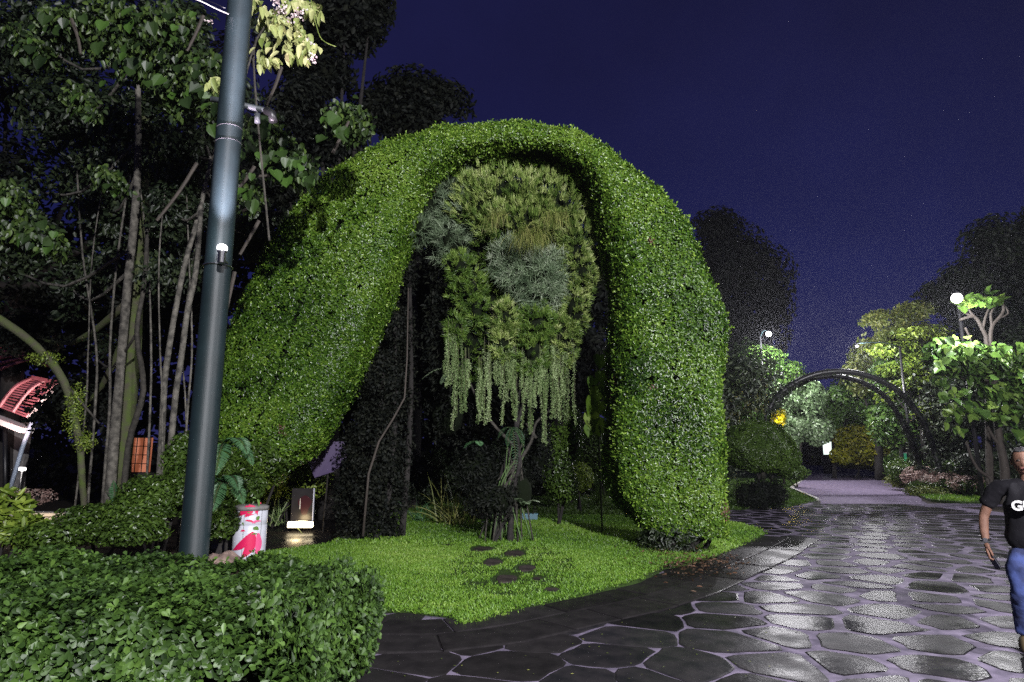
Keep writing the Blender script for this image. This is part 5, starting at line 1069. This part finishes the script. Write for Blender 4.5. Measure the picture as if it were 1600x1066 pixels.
# second arch: metal hoops with creeper
ma = empty('metal_arch', (at(1345, 760, 27.2).x, 27.2, 0), 'thin dark metal garden arch spanning the far road', 'arch')
hoop = [(1202, 640), (1212, 622), (1236, 602), (1262, 589), (1290, 582), (1325, 581), (1358, 588), (1390, 602), (1418, 625), (1442, 660), (1458, 700), (1468, 735), (1475, 770)]
hp = smooth_path([at(x, y, 27.2) for x, y in hoop], 4); tube('hoop', hp, .12, M['black_metal'], ma, 8)
hoop2 = [(1208, 640), (1222, 618), (1248, 600), (1276, 590), (1310, 588), (1340, 595), (1368, 608), (1392, 630), (1412, 664), (1428, 700), (1438, 730), (1444, 765)]
hp2 = smooth_path([at(x, y, 28.8) for x, y in hoop2], 4); tube('hoop', hp2, .11, M['black_metal'], ma, 8)
for i in range(2, len(hp) - 2, 3): 
    j = min(int(i * len(hp2) / len(hp)), len(hp2) - 1); tube('rung', [hp[i], hp2[j]], .03, M['black_metal'], ma, 6)
P = []
for p, q in ((hp, 1), (hp2, 1)):
    for i in range(2200):
        u = random.random() ** .7 * (len(p) - 1) if False else random.uniform(0, 1); u = (len(p) - 1) * (1 - (1 - u) ** 1.0); k_ = int(u); w_ = np.interp(k_ / len(p), [0, .2, .5, 1], [.30, .03, .03, .30]); P.append(p[k_].lerp(p[min(k_ + 1, len(p) - 1)], u - k_) + Vector(rng.normal(0, w_ * .6, 3)))
P = np.array(P); leaves('creeper', P, rng.normal(0, 1, P.shape) + [0, 0, -.4], rng.normal(0, 1, P.shape), .14, .08, 'oval', M['dark_leaf'], ma)

# glowing sign, marker post
gs = at(1294, 712, 48); s_ = mpp(48)
gsg = empty('lit_sign', (gs.x, 48, hgt(48)), 'small white glowing notice board at the bend of the road', 'sign')
gm = bpy.data.materials.new('sign_glow'); gm.use_nodes = True; q = gm.node_tree.nodes['Principled BSDF']; q.inputs['Emission Color'].default_value = (.85, 1, .93, 1); q.inputs['Emission Strength'].default_value = 1.6
zc = at(1294, 700, 48).z; boxobj('face', (gs.x, 47.9, zc), (15 * s_, .05, 20 * s_), gm, gsg)
boxobj('cabinet', (gs.x, 48, (zc + 11 * s_ + hgt(48)) / 2), (18 * s_, .14, zc + 11 * s_ - hgt(48)), M['black_metal'], gsg)
gp = at(1415, 717, 33); mk = empty('marker_post', (gp.x, 33, 0), 'slim bright green marker post in the bushes right of the road', 'post')
boxobj('stake', (gp.x, 33, at(1415, 717, 33).z * .5 + .3), (.10, .08, 1.2 + .2), mat('marker_green', (.08, .42, .22), .4, emit=(.1, .8, .4), es=.12), mk)  # faint emission makes the green stake glow, though it is no lamp
boxobj('cap', (gp.x, 33, at(1415, 717, 33).z * .5 + 1.02), (.14, .12, .04), M['white_paint'], mk)
shrub('yellow_bush', 'golden lit foliage behind the left end of the metal arch', [pb(1217, 652, 7, 13, 35.5, .5), pb(1212, 662, 7, 8, 35.5, .5)], 800, .2, .12, M['yellow_leaf'], seed=81, core=False)
yl = bpy.data.lights.new('yellow_lamp', 'POINT'); yl.energy = 70; yl.color = (1, .7, .15); yl.shadow_soft_size = .1; yo = bpy.data.objects.new('yellow_lamp', yl); C.objects.link(yo); yo.location = at(1217, 656, 34.7)

# ------------------------------------------------------------ street lamps
def street_lamp(label, x, y, z, watts, r=.2, es=14, head=True, gnd_z=0, aim=None, lean=1.3, dx=0):
    root = empty('street_lamp', (x, y, gnd_z), label, 'street lamp', 'park street lamps')
    tube('post', [(x + dx, y + lean, gnd_z), (x + dx, y + lean, z + .1)], [.075, .05], M['black_metal'], root, 10)
    tube('arm', smooth_path([(x + dx, y + lean, z + .05), (x + dx * .6, y + lean * .6, z + r + .17), (x, y, z + r + .08)], 3), .025, M['pole_green'], root, 8)
    lathe('shade', [(.05, r + .10), (r * .7, r + .04), (r * .75, r - .02), (r * .5, r - .03)], (x, y, z), M['black_metal'], root, 20)
    m = bpy.data.materials.new('street_glow'); m.use_nodes = True; q = m.node_tree.nodes['Principled BSDF']; q.inputs['Emission Color'].default_value = (1, .97, 1, 1); q.inputs['Emission Strength'].default_value = es
    lathe('bulb', [(r * math.sin(q_), -r * math.cos(q_)) for q_ in np.linspace(.1, 2.75, 12)], (x, y, z), m, root, 20)
    l_ = bpy.data.lights.new('street_light', 'POINT'); l_.energy = watts; l_.color = LCOL; l_.shadow_soft_size = .16
    lo = bpy.data.objects.new('street_light', l_); C.objects.link(lo); lo.location = (x, y, z - r - .2); return root
a_ = at(1201, 522, 38); street_lamp('farther glaring street lamp above the trees right of the arch', a_.x, 38, a_.z, LAMPS['A'], .16, gnd_z=hgt(38))
b_ = at(1495, 466, 21.2); street_lamp('nearer glaring street lamp above the trees at the right', b_.x, 21.2, b_.z, LAMPS['B'], .17, lean=1.5, dx=1.1)
# the next two lamps of the same row stand beside and behind the camera
c_ = at(1339, 541, 29.5); street_lamp('tiny far street lamp glimpsed between the tree crowns', c_.x, 29.5, c_.z, 1900, .06, lean=.5, dx=2.3)
street_lamp('park street lamp beside the paved path nearest the walking man', 9.5, 2.2, 6.6, LAMPS['M'], .17, lean=-.7)
street_lamp('park street lamp standing behind where the photo was taken', 4.0, -8.0, 8.0, LAMPS['N'], .17, lean=-.7)

# ------------------------------------------------------------ person
skin_m = mat('skin', (.20, .10, .065), .68, noise=.3, nscale=12, bump=.3, bscale=90); shirt_m = mat('shirt_black', (.005, .0045, .007), .85, spec=.25, bump=.3, bscale=25); jean_m = mat('denim', (.045, .07, .22), .85, noise=.35, nscale=7, bump=.35, bscale=18, col2=(.012, .016, .05)); hair_m = mat('hair', (.03, .028, .03), .6, bump=.6, bscale=120); shoe_m = mat('shoe', (.09, .065, .03), .7, noise=.3)
px_, py_ = 4.40, 5.6
man = empty('person', (px_, py_, 0), 'man in black T-shirt and blue jeans walking with a phone at the right edge', 'person')
def skinned(name, verts, edges, radii, m, parent=man, sub=2, root=0):
    me = bpy.data.meshes.new(name); me.from_pydata([(px_ + v[0], py_ + v[1], v[2]) for v in verts], edges, []); me.materials.append(m)
    o = link(name, me, None, parent)
    s_ = o.modifiers.new('skin', 'SKIN'); s_.use_smooth_shade = True; s_ = o.modifiers.new('sub', 'SUBSURF'); s_.levels = sub; s_.render_levels = sub
    for i, r in enumerate(radii): me.skin_vertices[0].data[i].radius = (r, r) if not hasattr(r, '__len__') else r
    for i in range(len(verts)): me.skin_vertices[0].data[i].use_root = (i == root)
    return o
wr_ = bpy.data.textures.new('folds', 'CLOUDS'); wr_.noise_scale = .11; wr_.noise_depth = 2
def folds(o, k):
    d_ = o.modifiers.new('folds', 'DISPLACE'); d_.texture = wr_; d_.strength = k; d_.mid_level = .5; d_.texture_coords = 'LOCAL'; o.modifiers['sub'].render_levels = 3; o.modifiers['sub'].levels = 3
# body: trunk, neck, arms to wrists (one surface); legs under the jeans
# man faces the camera (-y). His right arm is on the camera's left (-x).
V = [(0, 0, .92), (0, 0, 1.10), (0, 0, 1.28), (0, -.01, 1.38), (0, -.02, 1.45), (0, -.035, 1.52),
     (-.12, 0, 1.36), (-.205, 0, 1.33), (-.28, .02, 1.20), (-.33, .03, 1.07), (-.34, -.02, .95), (-.335, -.06, .87),
     (.12, 0, 1.36), (.20, 0, 1.33), (.26, .05, 1.18), (.29, .06, 1.06), (.29, .0, .94), (.29, -.04, .84),
     (-.09, 0, .86), (-.13, -.06, .50), (-.15, .09, .12), (.09, 0, .86), (.10, -.22, .52), (.10, -.30, .12)]
E = [(0, 1), (1, 2), (2, 3), (3, 4), (4, 5), (2, 6), (6, 7), (7, 8), (8, 9), (9, 10), (10, 11), (2, 12), (12, 13), (13, 14), (14, 15), (15, 16), (16, 17), (0, 18), (18, 19), (19, 20), (0, 21), (21, 22), (22, 23)]
RR = [.10, .10, .09, .05, .052, .052, .05, .045, .046, .041, .037, .029, .05, .045, .046, .041, .037, .029, .075, .05, .035, .075, .05, .035]
skinned('body', V, E, RR, skin_m)
# T-shirt
V = [(0, 0, .76), (0, .0, .98), (0, 0, 1.16), (0, 0, 1.28), (0, -.005, 1.38), (-.12, 0, 1.355), (-.20, 0, 1.335), (-.275, .018, 1.215), (-.305, .022, 1.155), (.12, 0, 1.355), (.20, 0, 1.335), (.25, .04, 1.215), (.27, .045, 1.155)]
E = [(0, 1), (1, 2), (2, 3), (3, 4), (3, 5), (5, 6), (6, 7), (7, 8), (3, 9), (9, 10), (10, 11), (11, 12)]
shirt = skinned('t_shirt', V, E, [(.215, .150), (.21, .145), (.20, .14), (.185, .13), (.095, .095), (.088, .09), (.078, .08), (.066, .068), (.068, .068), (.088, .09), (.07, .078), (.066, .068), (.068, .068)], shirt_m)
folds(shirt, .045)
tx = bpy.data.curves.new('lettering', 'FONT'); tx.body = 'GU'; tx.size = .105; tx.extrude = .03; tx.offset = .004; tx.align_x = 'LEFT'
tt_ = bpy.data.objects.new('tmp', tx); C.objects.link(tt_); bpy.context.view_layer.update(); lme = bpy.data.meshes.new_from_object(tt_.evaluated_get(bpy.context.evaluated_depsgraph_get())); bpy.data.objects.remove(tt_); to = bpy.data.objects.new('lettering', lme); C.objects.link(to); lme.materials.clear(); lme.materials.append(M['white_paint']); to.parent = shirt; to.rotation_euler = (R(90), 0, R(-8)); to.location = (px_ - .135, py_ - .195, 1.155)
# jeans
V = [(0, 0, .93), (0, 0, .86), (-.11, 0, .78), (-.135, -.04, .66), (-.14, -.07, .50), (-.15, .03, .30), (-.15, .10, .11), (.09, 0, .80), (.10, -.12, .66), (.10, -.22, .50), (.105, -.26, .30), (.10, -.30, .10)]
E = [(0, 1), (1, 2), (2, 3), (3, 4), (4, 5), (5, 6), (1, 7), (7, 8), (8, 9), (9, 10), (10, 11)]
jeans = skinned('jeans', V, E, [(.175, .12), (.18, .13), (.11, .115), .10, .082, .072, .068, (.10, .105), .092, .078, .068, .064], jean_m)
folds(jeans, .05)
def shoe(x, y, z, pitch):
    bm = bmesh.new(); bmesh.ops.create_icosphere(bm, subdivisions=3, radius=1)
    for v in bm.verts:
        yy = v.co.y; v.co = Vector((v.co.x * .050 * (1 + .12 * (-yy)), yy * .145, max(v.co.z, -.45) * (.075 if yy > -.1 else .075 - .03 * (-yy))))
    bmesh.ops.rotate(bm, cent=(0, .1, 0), matrix=Matrix.Rotation(pitch, 3, 'X'), verts=bm.verts); bmesh.ops.translate(bm, vec=(px_ + x, py_ + y, z), verts=bm.verts); return from_bm('shoe', bm, shoe_m, man, True)
shoe(-.15, .04, .06, R(12)); shoe(.10, -.36, .045, R(-4))
# head
hc_ = Vector((px_ - .015, py_ - .05, 1.555)); bm = bmesh.new(); bmesh.ops.create_uvsphere(bm, u_segments=32, v_segments=24, radius=1)
for v in bm.verts:
    x, y, z = v.co; w_ = 1.0 - .22 * max(0, -z) ** 1.5
    nx = x * .074 * w_; ny = y * .093 * (1 - .08 * max(0, -z)); nz = z * .112
    if y < 0:
        ny += -.020 * math.exp(-((x / .16) ** 2)) * math.exp(-(((z + .18) / .2) ** 2))                # nose
        ny += .010 * (math.exp(-(((x - .38) / .18) ** 2)) + math.exp(-(((x + .38) / .18) ** 2))) * math.exp(-(((z - .05) / .13) ** 2))    # sockets
        ny += -.006 * math.exp(-(((z - .24) / .12) ** 2)) * math.exp(-((x / .6) ** 2))               # brow
        ny += -.007 * math.exp(-((x / .28) ** 2)) * math.exp(-(((z + .52) / .09) ** 2)) - .006 * math.exp(-((x / .3) ** 2)) * math.exp(-(((z + .85) / .14) ** 2))
    v.co = Vector((nx, ny, nz)) + hc_
head = from_bm('head', bm, skin_m, man, True)
for sx_ in (-1, 1):
    bm = bmesh.new(); bmesh.ops.create_uvsphere(bm, u_segments=10, v_segments=8, radius=.011); bmesh.ops.translate(bm, vec=hc_ + Vector((sx_ * .029, -.079, .006)), verts=bm.verts); from_bm('eye', bm, mat('eye_dark', (.05, .04, .035), .2) if sx_ < 0 else M['eye_dark'], head, True)
    bm = bmesh.new(); bmesh.ops.create_uvsphere(bm, u_segments=10, v_segments=8, radius=1)
    for v in bm.verts: v.co = Vector((v.co.x * .009, v.co.y * .02, v.co.z * .031)) + hc_ + Vector((sx_ * .076, .008, -.008))
    from_bm('ear', bm, skin_m, head, True)
bm = bmesh.new(); bmesh.ops.create_uvsphere(bm, u_segments=28, v_segments=18, radius=1)
kill = [v for v in bm.verts if v.co.z < -.25 or (v.co.y < -.35 and v.co.z < .52)]; bmesh.ops.delete(bm, geom=kill, context='VERTS')
for v in bm.verts: v.co = Vector((v.co.x * .079, v.co.y * .099 + .002, v.co.z * .118 + .003)) * 1.0 + hc_ + Vector((0, 0, .004 * math.sin(v.co.x * 9)))
from_bm('hair', bm, hair_m, head, True)
bm = bmesh.new(); box(bm, hc_ + Vector((0, -.094, -.058)), (.042, .008, .010), None, .003); from_bm('mouth', bm, mat('lips', (.20, .07, .06), .5), head)
# right hand holding a dark phone, left hand relaxed
def hand(wx, wy, wz, s):
    w_ = Vector((wx, wy, wz)); V = [tuple(w_), (wx, wy - .012, wz - .035), (wx, wy - .02, wz - .075)]; E = [(0, 1), (1, 2)]; RR = [(.024, .028), (.020, .036), (.017, .038)]
    for i, (oy, L1, L2, L3) in enumerate([(-.034, .034, .024, .018), (-.012, .040, .027, .019), (.010, .037, .025, .018), (.030, .029, .020, .016)]):
        b0 = len(V); bx_ = wx; V += [(bx_ + s * .006, wy - .02 + oy, wz - .088), (bx_ + s * .010, wy - .02 + oy, wz - .088 - L1), (bx_ + s * .026, wy - .02 + oy, wz - .088 - L1 - L2 * .5), (bx_ + s * .040, wy - .02 + oy, wz - .088 - L1 - L2 * .3)]
        E += [(2, b0), (b0, b0 + 1), (b0 + 1, b0 + 2), (b0 + 2, b0 + 3)]; RR += [.0095, .009, .0085, .0075]
    b0 = len(V); V += [(wx + s * .012, wy - .045, wz - .045), (wx + s * .026, wy - .062, wz - .075), (wx + s * .034, wy - .060, wz - .105)]; E += [(1, b0), (b0, b0 + 1), (b0 + 1, b0 + 2)]; RR += [.012, .0105, .009]
    V = [(a - px_, b - py_, c) for a, b, c in V]; return skinned('hand', V, E, RR, skin_m)
hand(px_ - .335, py_ - .062, .865, 1); hand(px_ + .29, py_ - .042, .835, -1)
wt = Vector((px_ - .336, py_ - .05, .885)); bm = bmesh.new(); tube('', [wt + Vector((math.cos(a) * .034, math.sin(a) * .036, .006 * math.cos(a))) for a in np.linspace(0, 6.28, 17)], .010, None, bm=bm, sides=6); from_bm('watch_strap', bm, M['black_metal'], man)
bm = bmesh.new(); box(bm, wt + Vector((-.005, -.042, 0)), (.034, .014, .036), None, .005); from_bm('watch_face', bm, M['steel'], man)
ph = empty('phone', (px_ - .30, py_ - .085, .715), 'dark phone held low in the hand of the walking man', 'phone')
rt_ = Matrix.Rotation(R(-24), 3, 'Y') @ Matrix.Rotation(R(35), 3, 'Z')
bm = bmesh.new(); box(bm, Vector((px_ - .30, py_ - .085, .725)), (.012, .076, .155), rt_, .004); from_bm('case', bm, M['black_metal'], ph)
bm = bmesh.new(); box(bm, Vector((px_ - .30, py_ - .085, .725)) + rt_ @ Vector((-.0072, 0, 0)), (.002, .068, .14), rt_, 0); from_bm('screen', bm, mat('phone_glass', (.12, .12, .16), .1), ph)

# he walks towards the camera
TH = R(-34); RZ = Matrix.Rotation(TH, 3, 'Z')
man.rotation_euler.z = TH; ph.location = man.location + RZ @ (ph.location - man.location); ph.rotation_euler.z = TH
for m_ in bpy.data.materials:
    m_.cycles.emission_sampling = 'NONE'
# thin damp night air
bm = bmesh.new(); box(bm, (0, 38, 9.5), (150, 130, 24)); hz = from_bm('haze', bm, None); tag(hz, 'thin damp night mist over the whole garden', None, kind='stuff')
hm = bpy.data.materials.new('haze_air'); hm.use_nodes = True; hm.node_tree.nodes.clear(); ho = hm.node_tree.nodes.new('ShaderNodeOutputMaterial'); hv = hm.node_tree.nodes.new('ShaderNodeVolumePrincipled')
hv.inputs['Color'].default_value = (.9, .9, 1, 1); hv.inputs['Density'].default_value = .00035; hv.inputs['Anisotropy'].default_value = .6; hm.node_tree.links.new(hv.outputs[0], ho.inputs['Volume']); hz.data.materials.append(hm)
